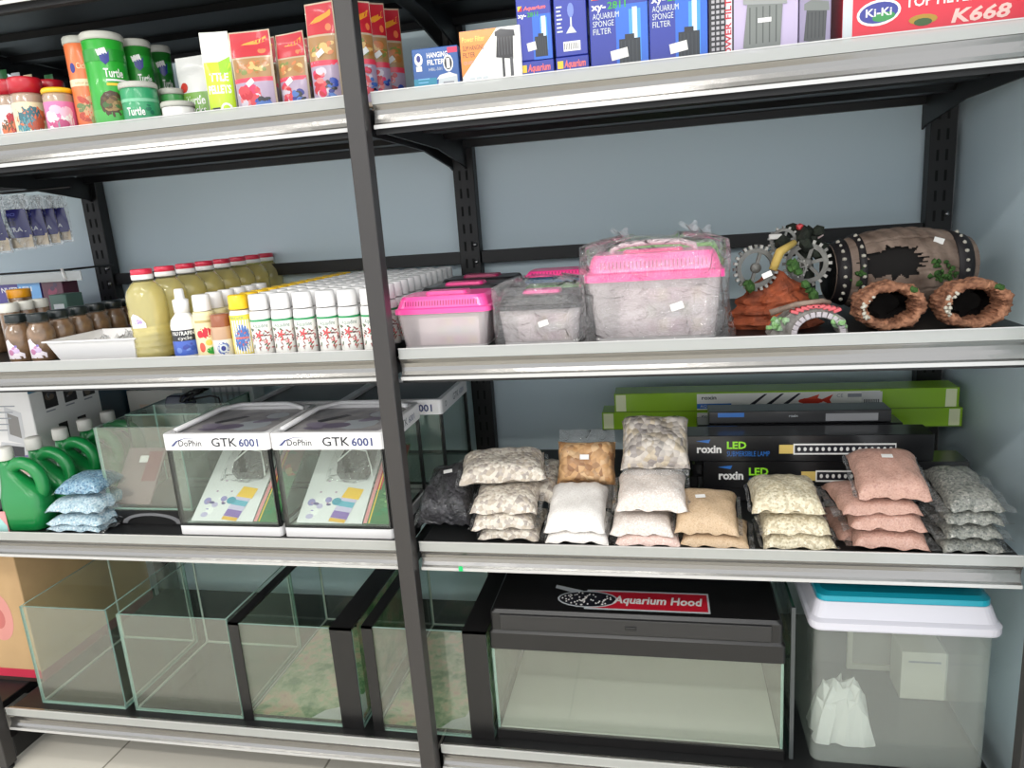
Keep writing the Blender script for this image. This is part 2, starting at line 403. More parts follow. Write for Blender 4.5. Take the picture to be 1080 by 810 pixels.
# ------------------------------------------------------------------ upper shelves: tubs, jars, pouches, boxes
s1 = S[1]
RED = K(190, 26, 44); PINK = K(232, 70, 120); YEL = K(246, 190, 30); GRN = K(40, 160, 48); DGRN = K(22, 104, 44); ORG = K(232, 120, 70)
WHT = K(240, 238, 234); NAVY = K(36, 44, 130); SKY = K(120, 190, 230); TEAL = K(40, 150, 130); BRN = K(110, 80, 45); LIME = K(190, 222, 40); INK = K(30, 30, 38)
CREAM = K(236, 220, 180); GREY = K(150, 152, 158); MAG = K(210, 40, 90); PALE = K(206, 212, 214)
LIDG = mat((180, 180, 170), .45)
def stk(P, u, v, w=.017, h=.010, a=.3): P.tilt(u, v, w, h, a, PAPER)     # price sticker
def tub(X, Y, r, h, label, body, kind='green', lid=LIDG, lidh=.016, name='food_tub', group=None):
    t = thing(name, label, 'tub', (X, Y, s1 + .0005), .55, group)
    m = MB(); m.lathe([(r * .96, 0), (r, .004), (r, h - lidh), (r * .97, h - lidh + .001)], body, 28); m.build('tub_body', t)
    m = MB(); m.lathe([(r * 1.05, h - lidh), (r * 1.06, h - lidh + .003), (r * 1.05, h - .004), (r * .98, h - .001), (r * .8, h), (r * .78, h - .002), (0, h - .002)], lid, 28); m.build('lid', t)
    P = Print(cyl(r, 0), .0004, .006)
    a = r * 2.0
    if kind == 'green':
        P.rect(-a, a, h * .06, h * .22, K(70, 170, 70)); P.rect(-a, a, h * .70, h * .82, K(30, 140, 40))
        P.poly([(-.006, h*.80), (.014, h*.80), (.012, h*.70), (.004, h*.66), (-.004, h*.70)], NAVY); stk(P, 0, h * .79, .018, .012, .25)
        P.text('Turtle', -r * .05, h * .54, h * .085, WHT, r * .95, .02)
        P.rect(0, r * 1.1, h * .50, h * .52, WHT); P.rect(0, r * .9, h * .455, h * .48, YEL)
        P.ell(r * .1, h * .27, r * .62, h * .135, K(70, 50, 26)); art(P, -r * .4, r * .6, h * .17, h * .37, [K(120, 92, 50), K(90, 64, 30), K(58, 96, 40), K(150, 120, 70)], 26, 3, .1, .25)
    elif kind == 'orange':
        P.rect(-a, a, h * .50, h * .57, CREAM); P.text('Cichlid', -r * .3, h * .67, h * .06, CREAM, r); P.ell(-r * .6, h * .68, r * .2, h * .05, NAVY)
        P.text('colour pellets', -r * .6, h * .52, h * .025, K(190, 90, 60))
        art(P, -r * .9, r * .9, h * .08, h * .44, [K(226, 100, 62), K(150, 150, 90), K(214, 160, 120), K(190, 70, 50), K(110, 130, 80)], 14, 5, .15, .35)
    elif kind == 'small':
        P.rect(-a, a, h * .55, h * .62, K(120, 190, 150)); P.text('Turtle', -r * .75, h * .26, h * .17, WHT, r * 1.0, .02); art(P, r * .1, r * 1.0, h * .12, h * .55, [K(80, 170, 120), K(20, 110, 80)], 6, 8)
    P.build('printed_label', t); return t
def jarfood(X, Y, r, h, label, lid, lidh, art_cols, seed, text=None):
    t = thing('fish_food_jar', label, 'jar', (X, Y, s1 + .0005), .6)
    m = MB(); m.lathe([(r * .95, 0), (r, .003), (r, h - lidh - .006), (r * .93, h - lidh)], mat((176, 150, 130), .25, 0, .5, var=None), 26); m.build('jar_body', t)
    m = MB(); m.lathe([(r * 1.02, h - lidh), (r * 1.03, h - .004), (r * .96, h), (0, h)], lid, 26); m.build('lid', t)
    P = Print(cyl(r, 0), .0004, .006); a = r * 1.8; b = (h - lidh) * .8
    P.rect(-a, a, .004, b, art_cols[0]); art(P, -r * 1.1, r * 1.1, .006, b * .95, art_cols[1:], 12, seed, .15, .35)
    if text: P.text(text, -r * .55, b * .12, b * .35, GREY)
    P.build('printed_label', t); return t
def topz(px, py, Y): return at(px, py, Y).z - s1
def rc(pl, pr, py, Y):      # a round thing: its middle and radius, seen obliquely
    a = at(pl, py, Y).x; b = at(pr, py, Y).x; x = (a + b) / 2
    return x, (b - a) / 2 * math.cos(math.atan2(x - CAMP.x, Y - CAMP.y))
def rx(pl, pr, py, Y): a = at(pl, py, Y).x; b = at(pr, py, Y).x; return (a + b) / 2, (b - a) / 2
X, r = rc(1, 38, 86, .06); jarfood(X, .075, r, topz(20, 84, .075), 'red lidded jar with pale orange label at the end of the upper shelf', RED, .032, [CREAM, ORG, K(80, 150, 160), K(190, 90, 60), K(60, 110, 120)], 2)
jarfood(X - .085, .12, r, topz(20, 82, .1), 'red lidded jar half out of view beyond the pale orange labelled jar', RED, .032, [WHT, RED, ORG, BRN], 3)
X, r = rc(40, 74, 97, .06); jarfood(X, .068, r, topz(56, 95, .068), 'pink jar with a yellow collared lid', YEL, .010, [K(226, 120, 170), WHT, K(240, 190, 210), K(200, 80, 130)], 4, '4')
X, r = rc(37, 66, 88, .14); jarfood(X, .145, r, topz(52, 86, .145), 'red lidded jar standing behind the pink jar', RED, .03, [CREAM, RED, ORG, BRN], 5)
for i, (px, py) in enumerate([(2, 74), (16, 77), (29, 79), (51, 79)]):
    q = at(px, py, .25); hh = q.z - s1
    t = thing('food_pouch', ['dark green pouch tip behind the red lids, outermost', 'grey pouch tip behind the red lids, second from the end', 'pale pouch tip behind the red lids, third from the end', 'small green pouch tip just beside the orange tub'][i], 'pouch', (q.x, .25, s1 + .0005))
    cm = [DGRN, PALE, CREAM, DGRN][i]
    m = MB(); wv = .018
    m.grid(lambda a, b: ((a - .5) * 2 * wv * (1 - .35 * b), -.012 * math.sin(PI * a) * (1 - b) - .0008, hh * b), 6, 6, cm); m.grid(lambda a, b: ((.5 - a) * 2 * wv * (1 - .35 * b), .012 * math.sin(PI * a) * (1 - b) + .0008, hh * b), 6, 6, cm); m.build('pouch_body', t)
X, r = rc(60, 94, 43, .075); tub(X, .09, r, topz(77, 41, .09), 'tall orange tub with grey lid and cream band', ORG, 'orange')
X, r = rc(82, 127, 38, .06); tub(X, .065, r, topz(104, 37, .065), 'tall green tub with grey lid, largest of the green tubs', GRN)
X, r = rc(121, 153, 45, .12); tub(X, .135, r, topz(137, 44, .135), 'dark green tub just behind the tall green one', K(34, 128, 40))
X, r = rc(150, 173, 52, .2); tub(X, .22, r, topz(161, 50, .22), 'dark green tub farther back beside the zip pouch', K(28, 112, 36))
X, r = rc(127, 167, 91, .06); tub(X, .055, r, topz(146, 88, .055), 'short teal green tub in front of the dark green tubs', K(50, 150, 100), 'small', lidh=.013)
X, r = rc(162, 188, 97, .1); tub(X + .002, .115, r, topz(175, 95, .115), 'short green tub just behind the teal green one', K(70, 150, 80), 'small', lidh=.013)
X, r = rc(170, 205, 111, .05); tub(X, .05, r, topz(188, 108, .05), 'very low white lidded tub at the shelf edge', WHT, 'none', lidh=.012)

def pouch(X, Y, w, h, label, design, rz=0, bulge=.014, lean=.0, name='food_pouch', group=None, top=.18, seed=1, z0=None, body=None, cat='pouch'):
    """stand-up pouch: front and back film, flat header, printed front"""
    t = thing(name, label, cat, (X, Y, (s1 if z0 is None else z0) + .0005), rz, group)
    hb = h * (1 - top)
    rnd = random.Random(seed); ph = rnd.uniform(0, 6)
    def th(a, b):
        if b > hb / h: return .0008
        k = b * h / hb
        return .0008 + bulge * (max(0, 1 - abs(2 * a - 1) ** 2.2) ** .7) * (max(0, 1 - k ** 2)) ** .8
    def ln(b): return lean * b * b
    def off(a, b): return .0022 * math.sin(5 * b + 3 * a + ph) * b
    fn = lambda u, v, o: (u, -th(u / w + .5, v / h) - o + ln(v / h) + off(u / w + .5, v / h), v)
    m = MB()
    bm_ = body or K(196, 176, 150, rough=.2)
    m.grid(lambda a, b: fn((a - .5) * w, b * h, 0), 14, 16, bm_)
    m.grid(lambda a, b: ((.5 - a) * w, th(1 - a, b) * .6 + ln(b) + off(1 - a, b), b * h), 10, 10, bm_)
    m.build('pouch_body', t)
    P = Print(fn, .0006, .007); design(P, w, h, hb); P.build('printed_front', t)
    return t
def fishfood(big=False, seed=1):
    def d(P, w, h, hb):
        a = w / 2
        P.rect(-a * .94, a * .94, h * .70, h * .985, RED); P.poly([(-a * .8, h * .80), (-a * .3, h * .86), (a * .5, h * .90), (a * .8, h * .93), (a * .8, h * .87), (0, h * .82)], K(230, 150, 40)); P.ell(a * .55, h * .76, a * .2, h * .035, ORG)
        P.rect(-a * .9, a * .9, h * .45, h * .68, K(164, 122, 74)); art(P, -a * .85, a * .85, h * .47, h * .66, [K(168, 110, 50), K(120, 130, 60), K(214, 176, 110), K(200, 120, 70)], 24, seed, .12, .25)
        P.rect(-a * .94, a * .94, h * .04, h * .44, K(168, 150, 172))
        P.rect(-a * .94, a * .94, h * .40, h * .45, K(226, 60, 84))
        art(P, -a * .85, a * .4, h * .08, h * .40, [RED, K(206, 60, 70), MAG, K(226, 120, 120), K(200, 190, 200)], 22, seed + 3, .16, .3)
        art(P, a * .0, a * .9, h * .05, h * .30, [NAVY, K(44, 70, 160), K(70, 110, 180), INK], 12, seed + 5, .15, .32)
        stk(P, -a * .1, h * (.39 if not big else .52), .016, .010, .6)
    return d
def green1(P, w, h, hb):
    a = w / 2
    P.rect(-a * .92, a * .92, h * .05, h * .5, K(120, 170, 70)); P.text('Turtle', -a * .4, h * .33, h * .12, WHT, a * 1.2, .02); P.ell(-a * .5, h * .58, a * .28, h * .07, K(190, 50, 40)); art(P, -a * .8, a * .8, h * .08, h * .3, [DGRN, K(70, 120, 50), LIME], 9, 5)
    P.text('Sticks', -a * .3, h * .2, h * .11, WHT, a * 1.1)
def green2(P, w, h, hb):
    a = w / 2
    P.rect(-a * .95, a * .95, h * .02, h * .66, LIME); P.poly([(a * .1, h * .66), (a * .9, h * .72), (a * .9, h * .55), (a * .2, h * .5)], K(150, 210, 20))
    P.text('TTLE', -a * .6, h * .44, h * .09, WHT, a * 1.3, .03); P.text('PELLETS', -a * .8, h * .30, h * .09, WHT, a * 1.6, .03); P.ell(a * .35, h * .12, a * .4, h * .07, WHT); P.ell(a * .35, h * .12, a * .26, h * .045, LIME); P.rect(-a * .8, -a * .1, h * .1, h * .14, INK)
def pp(pl, pr, py, Y, label, des, **k):
    Xc, hw = rx(pl, pr, py, Y); return pouch(Xc, Y, 2 * hw, topz((pl + pr) / 2, py, Y), label, des, **k)
pp(183, 217, 60, .13, 'white zip pouch with green turtle food print', green1, body=K(222, 222, 218), rz=-.12)
pp(211, 238, 34, .055, 'neon yellow green pouch with folded white top', green2, body=K(230, 232, 224), rz=.25, top=.3, seed=4)
pp(228, 250, 43, .115, 'red headed fish food pouch tucked behind the front large pouch', fishfood(seed=11), rz=.2)
pp(241, 283, 33, .055, 'red headed fish food pouch standing beside the neon pouch', fishfood(seed=2), rz=.06)
pp(266, 289, 40, .15, 'red headed fish food pouch peeking from behind, beside the gap', fishfood(seed=3))
pp(281, 298, 46, .17, 'small red headed pouch showing in the gap between two fish pouches', fishfood(seed=4))
pp(288, 321, 35, .065, 'red headed fish food pouch in the middle, slightly leaning', fishfood(seed=5), rz=-.15, seed=7)
pp(306, 324, 41, .16, 'narrow red headed pouch behind the leaning one', fishfood(seed=6))
pp(320, 351, 3, .05, 'tallest red headed fish food pouch beside the front upright', fishfood(True, 7), seed=9, top=.08)
pp(330, 362, 3, .13, 'tall red headed pouch right behind the tallest one', fishfood(True, 8), seed=10, top=.08)
pp(366, 389, 1, .09, 'red fish food pouch partly hidden by the front upright', fishfood(True, 9), rz=.7, top=.08)
pp(381, 404, 3, .16, 'red fish food pouch seen edgewise past the front upright', fishfood(True, 10), rz=.6, top=.08)
pp(394, 420, 9, .24, 'red fish food pouch farthest along, beside the blue gap', fishfood(True, 12), rz=.55, top=.08)

# ---- boxes of filters
def carton(name, label, x0, x1, Y, dep, z0, h, col, rz=0, side=None, group=None, cat='box', top=None):
    t = thing(name, label, cat, ((x0 + x1) / 2, Y, z0 + .0005), rz, group)
    hw = (x1 - x0) / 2
    m = MB(); m.box(-hw, hw, 0, dep, 0, h, col, .0012, 1); m.build('carton', t)
    return t, hw, Print(front(0, 0, 0), .0003), Print(rightf(hw, 0, 0), .0003)
def lid_outline(P, cu, cv, w, h, m1, m2, m3):     # a hang-on filter drawing
    P.poly([(cu - w * .5, cv - h * .4), (cu + w * .35, cv - h * .5), (cu + w * .4, cv + h * .25), (cu - w * .4, cv + h * .3)], m1)
    P.poly([(cu - w * .5, cv + h * .28), (cu + w * .5, cv + h * .22), (cu + w * .46, cv + h * .42), (cu - w * .2, cv + h * .5), (cu - w * .5, cv + h * .42)], m2)
    for k in range(5): P.rect(cu - w * (.36 - .15 * k), cu - w * (.33 - .15 * k), cv - h * .35, cv + h * .22, m3)
Xa, Xb = at(434, 54, .06).x, at(482, 48, .06).x; h = topz(458, 50, .06)
t, hw, P, Q = carton('filter_box', 'small blue hanging filter box with white filter picture', Xa, Xb, .06, .07, s1, h, K(46, 92, 160), .04)
P.rect(-hw, hw * .0, 0, h * .4, K(40, 140, 170)); P.rect(hw * .55, hw * .98, h * .86, h * .97, MAG)
P.text('HANGING', -hw * .35, h * .80, h * .10, WHT, hw * .9, .02); P.text('FILTER', -hw * .35, h * .66, h * .10, WHT, hw * .75, .02); P.text('HBL-501', -hw * .3, h * .54, h * .06, PALE)
P.ell(-hw * .72, h * .78, hw * .18, h * .13, WHT); P.ell(-hw * .72, h * .80, hw * .09, h * .07, NAVY); P.rect(-hw * .85, -hw * .6, h * .55, h * .65, WHT)
P.ell(hw * .55, h * .66, hw * .22, h * .17, WHT); P.ell(hw * .55, h * .66, hw * .17, h * .13, INK); P.rect(hw * .48, hw * .62, h * .56, h * .76, WHT)
P.poly([(hw * .0, h * .05), (hw * .9, h * .05), (hw * .9, h * .42), (hw * .55, h * .48), (hw * .1, h * .38)], PALE); P.rect(hw * .28, hw * .75, h * .08, h * .30, GREY); P.poly([(0, h * .36), (hw * .9, h * .40), (hw * .6, h * .48), (hw * .15, h * .44)], WHT); P.rect(-hw * .3, hw * .2, h * .03, h * .2, WHT)
for k in range(3): P.rect(-hw * .8, -hw * .3 - k * .003, h * (.38 - .07 * k), h * (.40 - .07 * k), SKY)
P.build('printed_front', t); Q.rect(.005, .06, h * .1, h * .9, NAVY).build('printed_side', t)
Xa, Xb = at(484, 34, .045).x, at(548, 27, .045).x; h = topz(516, 30, .045)
t, hw, P, Q = carton('filter_box', 'white and orange hang-on filter box', Xa, Xb, .045, .075, s1, h, K(238, 236, 232))
P.poly([(-hw, h * .25), (-hw, h * .995), (hw * .25, h * .995)], K(232, 140, 60)); P.text('Power Filter', -hw * .92, h * .82, h * .085, K(250, 210, 90), hw * .75); P.text('SLIM HANGING', -hw * .92, h * .68, h * .08, INK, hw * .7); P.text('FILTER', -hw * .92, h * .57, h * .08, INK, hw * .4); P.text('QUIET', -hw * .92, h * .46, h * .05, GREY)
lid_outline(P, hw * .5, h * .72, hw * .66, h * .5, K(44, 42, 44), INK, K(84, 84, 88)); P.rect(hw * .36, hw * .44, h * .1, h * .5, K(60, 60, 62)); P.rect(hw * .62, hw * .72, h * .1, h * .5, K(80, 80, 82)); P.poly([(hw * .3, h * .06), (hw * .7, h * .1), (hw * .66, h * .18), (hw * .34, h * .16)], INK)
for k in range(3): P.rect(-hw * .75 + k * hw * .22, -hw * .58 + k * hw * .22, h * .12, h * .24, PALE)
P.build('printed_front', t)
XYB = K(44, 58, 158)
def sponge_print(P, hw, h, big):
    P.rect(-hw * .1, hw * .98, 0, h * .78, K(40, 100, 200)); P.rect(hw * .35, hw * .75, h * .15, h * .72, K(70, 150, 226)); P.rect(hw * .55 - .004, hw * .55 + .004, h * .40, h * .74, K(214, 236, 250))
    P.rect(-hw * .9, -hw * .65, h * .86, h * .95, K(240, 200, 50)); P.poly([(-hw * .9, h * .86), (-hw * .65, h * .86), (-hw * .65, h * .95)], RED)
    P.text('Aquarium', -hw * .58, h * .87, h * .065, K(240, 110, 110), hw * 1.3, .03, .2)
    P.text('xy-', -hw * .92, h * .75, h * .075, WHT, hw * .5, .03); P.text('2811', -hw * .36, h * .75, h * .075, GRN, hw * .62, .02)
    if big:
        for k, s_ in enumerate(('AQUARIUM', 'SPONGE', 'FILTER')): P.text(s_, -hw * .88, h * (.65 - .085 * k), h * .065, PALE, hw * [.9, .72, .62][k], 0)
    P.rect(hw * .0, hw * .72, h * .05, h * .40, K(28, 34, 42)); P.rect(hw * .2, hw * .52, h * .40, h * .45, INK)
    for k in range(5): P.rect(hw * (.06 + .13 * k), hw * (.09 + .13 * k), h * .07, h * .38, K(48, 56, 62))
    stk(P, 0 if big else -hw * .2, h * .24, .03 if big else .016, .016 if big else .014, .15)
zl = topz(565, 64, .05)
for j, (pl, pr, py) in enumerate([(547, 584, 64), (586, 621, 60)]):
    Xa, Xb = at(pl, py, .05).x, at(pr, py, .05).x
    h0 = zl
    t, hw, P, Q = carton('filter_box', ['violet blue box lying under the upright blue box with a black filter picture', 'violet blue box lying under the upright blue box with a barcode'][j], Xa, Xb, .05, .08, s1, h0, XYB, 0, group=None)
    P.rect(-hw * .9, -hw * .55, h0 * .55, h0 * .85, K(240, 200, 50)); P.text('Aquarium', -hw * .5, h0 * .58, h0 * .28, K(240, 110, 110), hw * 1.3, .03, .2); P.text('sponge filter', -hw * .8, h0 * .2, h0 * .2, PALE, hw * 1.5); P.build('printed_front', t)
    h = .135
    t, hw, P, Q = carton('filter_box', ['narrow blue sponge filter box with a black filter picture, on top of another box', 'narrow violet box with barcode, on top of another box'][j], Xa + .0008, Xb - .0008, .05, .08, s1 + h0 + .0008, h, XYB)
    if j == 0: sponge_print(P, hw, h * .72, False)
    else:
        P.rect(-hw * .5, hw * .55, h * .06, h * .18, WHT)
        for k in range(9): P.rect(-hw * .45 + k * hw * .1, -hw * .41 + k * hw * .1, h * .08, h * .16, INK)
        P.rect(-hw * .02, hw * .08, h * .3, h * .6, PALE); P.ell(hw * .03, h * .56, hw * .2, h * .09, K(110, 130, 200)); P.poly([(-hw * .3, h * .28), (hw * .35, h * .28), (hw * .1, h * .36), (-hw * .05, h * .36)], PALE)
        for k in range(7): P.rect(-hw * .85, -hw * (.5 + .05 * (k % 3)), h * (.3 + .05 * k), h * (.32 + .05 * k), PALE)
    P.build('printed_front', t)
for j, (pl, pr) in enumerate([(621.5, 683.5), (684.5, 746.5)]):
    Xa, Xb = at(pl, 22, .04).x, at(pr, 20, .04).x; h = .148
    t, hw, P, Q = carton('filter_box', ['large blue sponge filter box beside the narrow violet box', 'large blue sponge filter box beside the dark text panelled box'][j], Xa, Xb, .04, .10, s1, h, K(40, 54, 150))
    sponge_print(P, hw, h, True); P.build('printed_front', t)
Xa, Xb = at(748, 18, .04).x, at(842, 12, .04).x; h = .14
t, hw, P, Q = carton('filter_box', 'black and lilac power filter box with a narrow panel of fine text', Xa, Xb, .04, .12, s1, h, K(190, 176, 206))
P.rect(-hw, -hw * .44, 0, h, K(30, 28, 34)); P.rect(-hw * .62, -hw * .48, 0, h, K(214, 206, 214)); P.text('POWER FILTER', -hw * .5, h * .02, .010, RED, .12, .02, 0, 'L', PI / 2)
for k in range(16):
    for q in range(3): P.rect(-hw * .95 + q * hw * .11, -hw * .88 + q * hw * .11, h * (.04 + .06 * k), h * (.075 + .06 * k), K(170, 166, 170))
lid_outline(P, hw * .26, h * .44, hw * .98, h * .72, K(120, 124, 120), K(150, 152, 150), K(84, 88, 84)); P.rect(hw * .1, hw * .4, h * .42, h * .47, WHT); P.poly([(hw * .0, h * .8), (hw * .2, h * .86), (hw * .24, h * .98), (hw * .04, h * .98)], GREY)
P.build('printed_front', t)
Xa, Xb = at(843, 12, .04).x, at(877, 8, .04).x
t, hw, P, Q = carton('filter_box', 'narrow grey lilac filter box beside the red one', Xa + .0005, Xb, .042, .12, s1, h, K(150, 140, 168))
lid_outline(P, hw * .1, h * .36, hw * 1.6, h * .5, K(74, 76, 76), K(120, 124, 120), K(50, 52, 52)); P.build('printed_front', t)
Xa, Xb = at(889, 12, .05).x, 1.155; h = .14
t, hw, P, Q = carton('filter_box', 'large red top filter box with a white end', Xa, Xb, .05, .11, s1, h, K(222, 48, 66))
P.rect(-hw, -hw * .90, 0, h, PALE); 
u0 = at(905, 10, .05).x - (Xa + Xb) / 2; z0 = at(925, 14, .05).z - s1
P.ell(u0 + .032, z0, .034, .020, WHT, 20, .1); P.ell(u0 + .032, z0, .030, .016, K(60, 66, 150), 20, .1); P.ell(u0 + .040, z0 - .007, .018, .007, K(60, 150, 80), 12, .1); P.text('Ki-Ki', u0 + .012, z0 - .005, .012, WHT, .040, .02)
P.text('TOP FILTER', u0 + .072, z0 + .003, .016, WHT, .108, .02); P.text('K668', u0 + .142, z0 - .028, .020, K(240, 200, 190), .088, .03, .2)
P.ell(u0 + .10, z0 - .018, .022, .008, K(180, 140, 40)); P.ell(u0 + .10, z0 - .022, .014, .006, K(60, 90, 40)); P.ell(u0 + .20, z0 + .024, .026, .008, K(90, 110, 50)); P.text('IN ONE', u0 + .02, z0 + .032, .010, INK)
P.build('printed_front', t)
# ------------------------------------------------------------------ bottle shelf, left bay
s2 = S[2]
def tz2(px, py, Y): return at(px, py, Y).z - s2
def fc(X, Y, k=.8): return k * math.atan2(CAMP.x - X, Y - CAMP.y)      # turned towards the aisle
# jars of brown food in a row that runs back into the shelf
BRJ = mat((150, 118, 88), .35, 0, .8, .5, (60, .3, .004), (45, (96, 72, 50), .25))
JCL = clear((232, 228, 220), .08, 1.2, .05, (215, 205, 195))
JCAP = mat((26, 34, 34), .3); JCAPW = mat((226, 224, 214), .4)
LAV = K(176, 150, 196); 
def foodjar(X, Y, r, h, label, cap, group=None):
    t = thing('food_jar', label, 'jar', (X, Y, s2 + .0005), .4, group)
    m = MB(); m.lathe([(r * .9, 0), (r, .004), (r, h * .60), (r * .93, h * .68), (r * .72, h * .76), (r * .70, h * .80)], BRJ, 22); b = m.build('jar_body', t)
    m = MB(); m.lathe([(r * .71, h * .80), (r * .71, h * .84)], JCL, 18); m.build('jar_neck', b)
    m = MB(); m.lathe([(r * .76, h * .83), (r * .78, h * .84), (r * .78, h * .985), (r * .74, h), (0, h)], cap, 22); m.build('lid', t)
    P = Print(cyl(r, 0), .0005, .006)
    P.poly([(-r * .9, h * .08), (r * .5, h * .08), (r * .5, h * .18), (r * .2, h * .22), (r * .05, h * .32), (-r * .35, h * .42), (-r * .5, h * .5), (-r * .9, h * .46)], K(236, 226, 232))
    art(P, -r * .85, r * .35, h * .12, h * .40, [LAV, K(140, 120, 190), K(214, 190, 220), K(190, 120, 160)], 8, 3, .1, .25); P.build('printed_label', t)
    return t
X, r = rc(20, 52, 352, .06); hj = tz2(32, 331, .075)
r *= 1.0
ords = ['nearest', 'second', 'third', 'fourth', 'fifth', 'farthest']
j0 = None
for k in range(6):
    lb = 'brown food jar with black lid, %s in the row running back beside the tray' % ords[k]
    if j0 is None: j0 = foodjar(X, .05 + r, r, hj, lb, JCAP, 'brown food jars with black lids')
    else: dup(j0, (X, .05 + r + k * (2 * r + .002), s2 + .0005), lb)
jl = dup(j0, (X - 2 * r - .003, .05 + r, s2 + .0005), 'brown food jar with black lid at the end of the shelf, beside the nearest one')
# pale lidded jars one row farther out, yellow lidded ones beyond
def squat(X, Y, r, h, label, cap, name, group, z=s2):
    t = thing(name, label, 'jar', (X, Y, z + .0005), 0, group)
    m = MB(); m.lathe([(r * .94, 0), (r, .004), (r, h - .022), (r * .92, h - .018)], BRJ, 20); m.build('jar_body', t)
    m = MB(); m.lathe([(r * 1.0, h - .022), (r * 1.02, h - .02), (r * 1.02, h - .003), (r * .97, h), (0, h)], cap, 22); m.build('lid', t)
    return t
Yw = .14
hw_ = at(9, 320, Yw).z - s2
Xw, rw = rc(-3, 20, 323, Yw)
for k in range(3):
    squat(Xw, Yw + k * (2 * rw + .002), rw, hw_, 'jar with cream white lid, %s in the row behind the black lids' % ['nearest', 'middle', 'farthest'][k], JCAPW, 'pale_lidded_jar', 'jars with cream lids')
Xy, ry = rc(-14, 14, 313, .24); hy = at(0, 307, .24).z - s2
squat(Xy - ry * .9, .22, ry, hy, 'jar with yellow orange lid at the picture edge beside the purple box', K(236, 160, 20), 'yellow_lidded_jar', 'jars with yellow lids')
squat(Xy + ry * .75, .25 + ry, ry * .98, hy, 'jar with yellow orange lid tucked between cream lids and purple box', K(236, 160, 20), 'yellow_lidded_jar', 'jars with yellow lids')
# things on the next bay's shelf: purple box, dark red box, green box, and clear strip
YN = .46
def nb(pl, pr, pt, label, col, Y, txt=None, h=None):
    a = at(pl, pt, Y).x; b = at(pr, pt, Y).x; hh = at((pl + pr) / 2, pt, Y).z - s2
    t, hw, P, Q = carton('medicine_box', label, a, b, Y, .06, s2, hh, col)
    P.rect(-hw, hw * .2, 0, hh * .5, K(70, 80, 190)); P.rect(hw * .2, hw, 0, hh * .9, K(110, 170, 226))
    if txt: P.text(txt, -hw * .7, hh * .70, hh * .12, WHT, hw * 1.5, .02)
    P.build('printed_front', t)
if True:
    a, b = at(-30, 299, YN).x, at(41, 297, YN).x; hh = at(20, 297, YN).z - s2
    t, hw, P, Q = carton('medicine_box', 'purple box with white lettering behind the yellow lids', a, b, YN, .06, s2, hh, K(84, 70, 150))
    P.rect(hw * .35, hw, 0, hh, K(110, 170, 226)); P.text('NUTRAFIN', -hw * .15, hh * .82, .014, WHT, hw * .9, .02); P.build('printed_front', t)
    a, b = at(42.5, 297, YN).x, at(64, 294, YN).x; hh = at(53, 295, YN).z - s2
    t, hw, P, Q = carton('medicine_box', 'dark red box beside the purple one', a, b, YN, .06, s2, hh, K(84, 20, 50))
    art(P, -hw, hw, hh * .5, hh, [K(130, 30, 70), K(60, 16, 60)], 6, 3); P.build('printed_front', t)
    a, b = at(51, 312, YN - .09).x, at(69, 311, YN - .09).x; hh = at(60, 311, YN - .09).z - s2
    t, hw, P, Q = carton('medicine_box', 'low dark green box below the dark red one', a, b, YN - .09, .06, s2, hh, K(70, 104, 92))
    P.rect(-hw * .6, hw * .6, hh * .6, hh * .8, PALE); P.build('printed_front', t)
# clear strip on a wire rail above the boxes
a, b = at(-40, 290, YN).x, at(89, 285, YN).x; zc = at(60, 290, YN).z
rl = thing('hook_rail', 'thin black wire rail with clear ticket strip above the purple box', 'rail', ((a + b) / 2, YN - .012, zc))
hw = (b - a) / 2
m = MB(); m.tube([(-hw - .25, 0, .013), (hw - .03, 0, .013)], .003, BLACK); m.tube([(hw - .06, 0, .013), (hw - .06, .2, .013)], .003, BLACK); m.build('wire', rl)
m = MB(); m.box(-hw, hw, -.004, -.002, -.014, .009, STRIP); m.box(-hw, hw, -.005, -.002, -.018, -.014, STRIP); m.build('ticket_strip', rl)
m = MB()
m.tube([(hw - .06, -.004, .018), (hw - .055, -.006, 0), (hw - .052, -.004, -.016)], .004, WHITE); m.build('clip', rl)
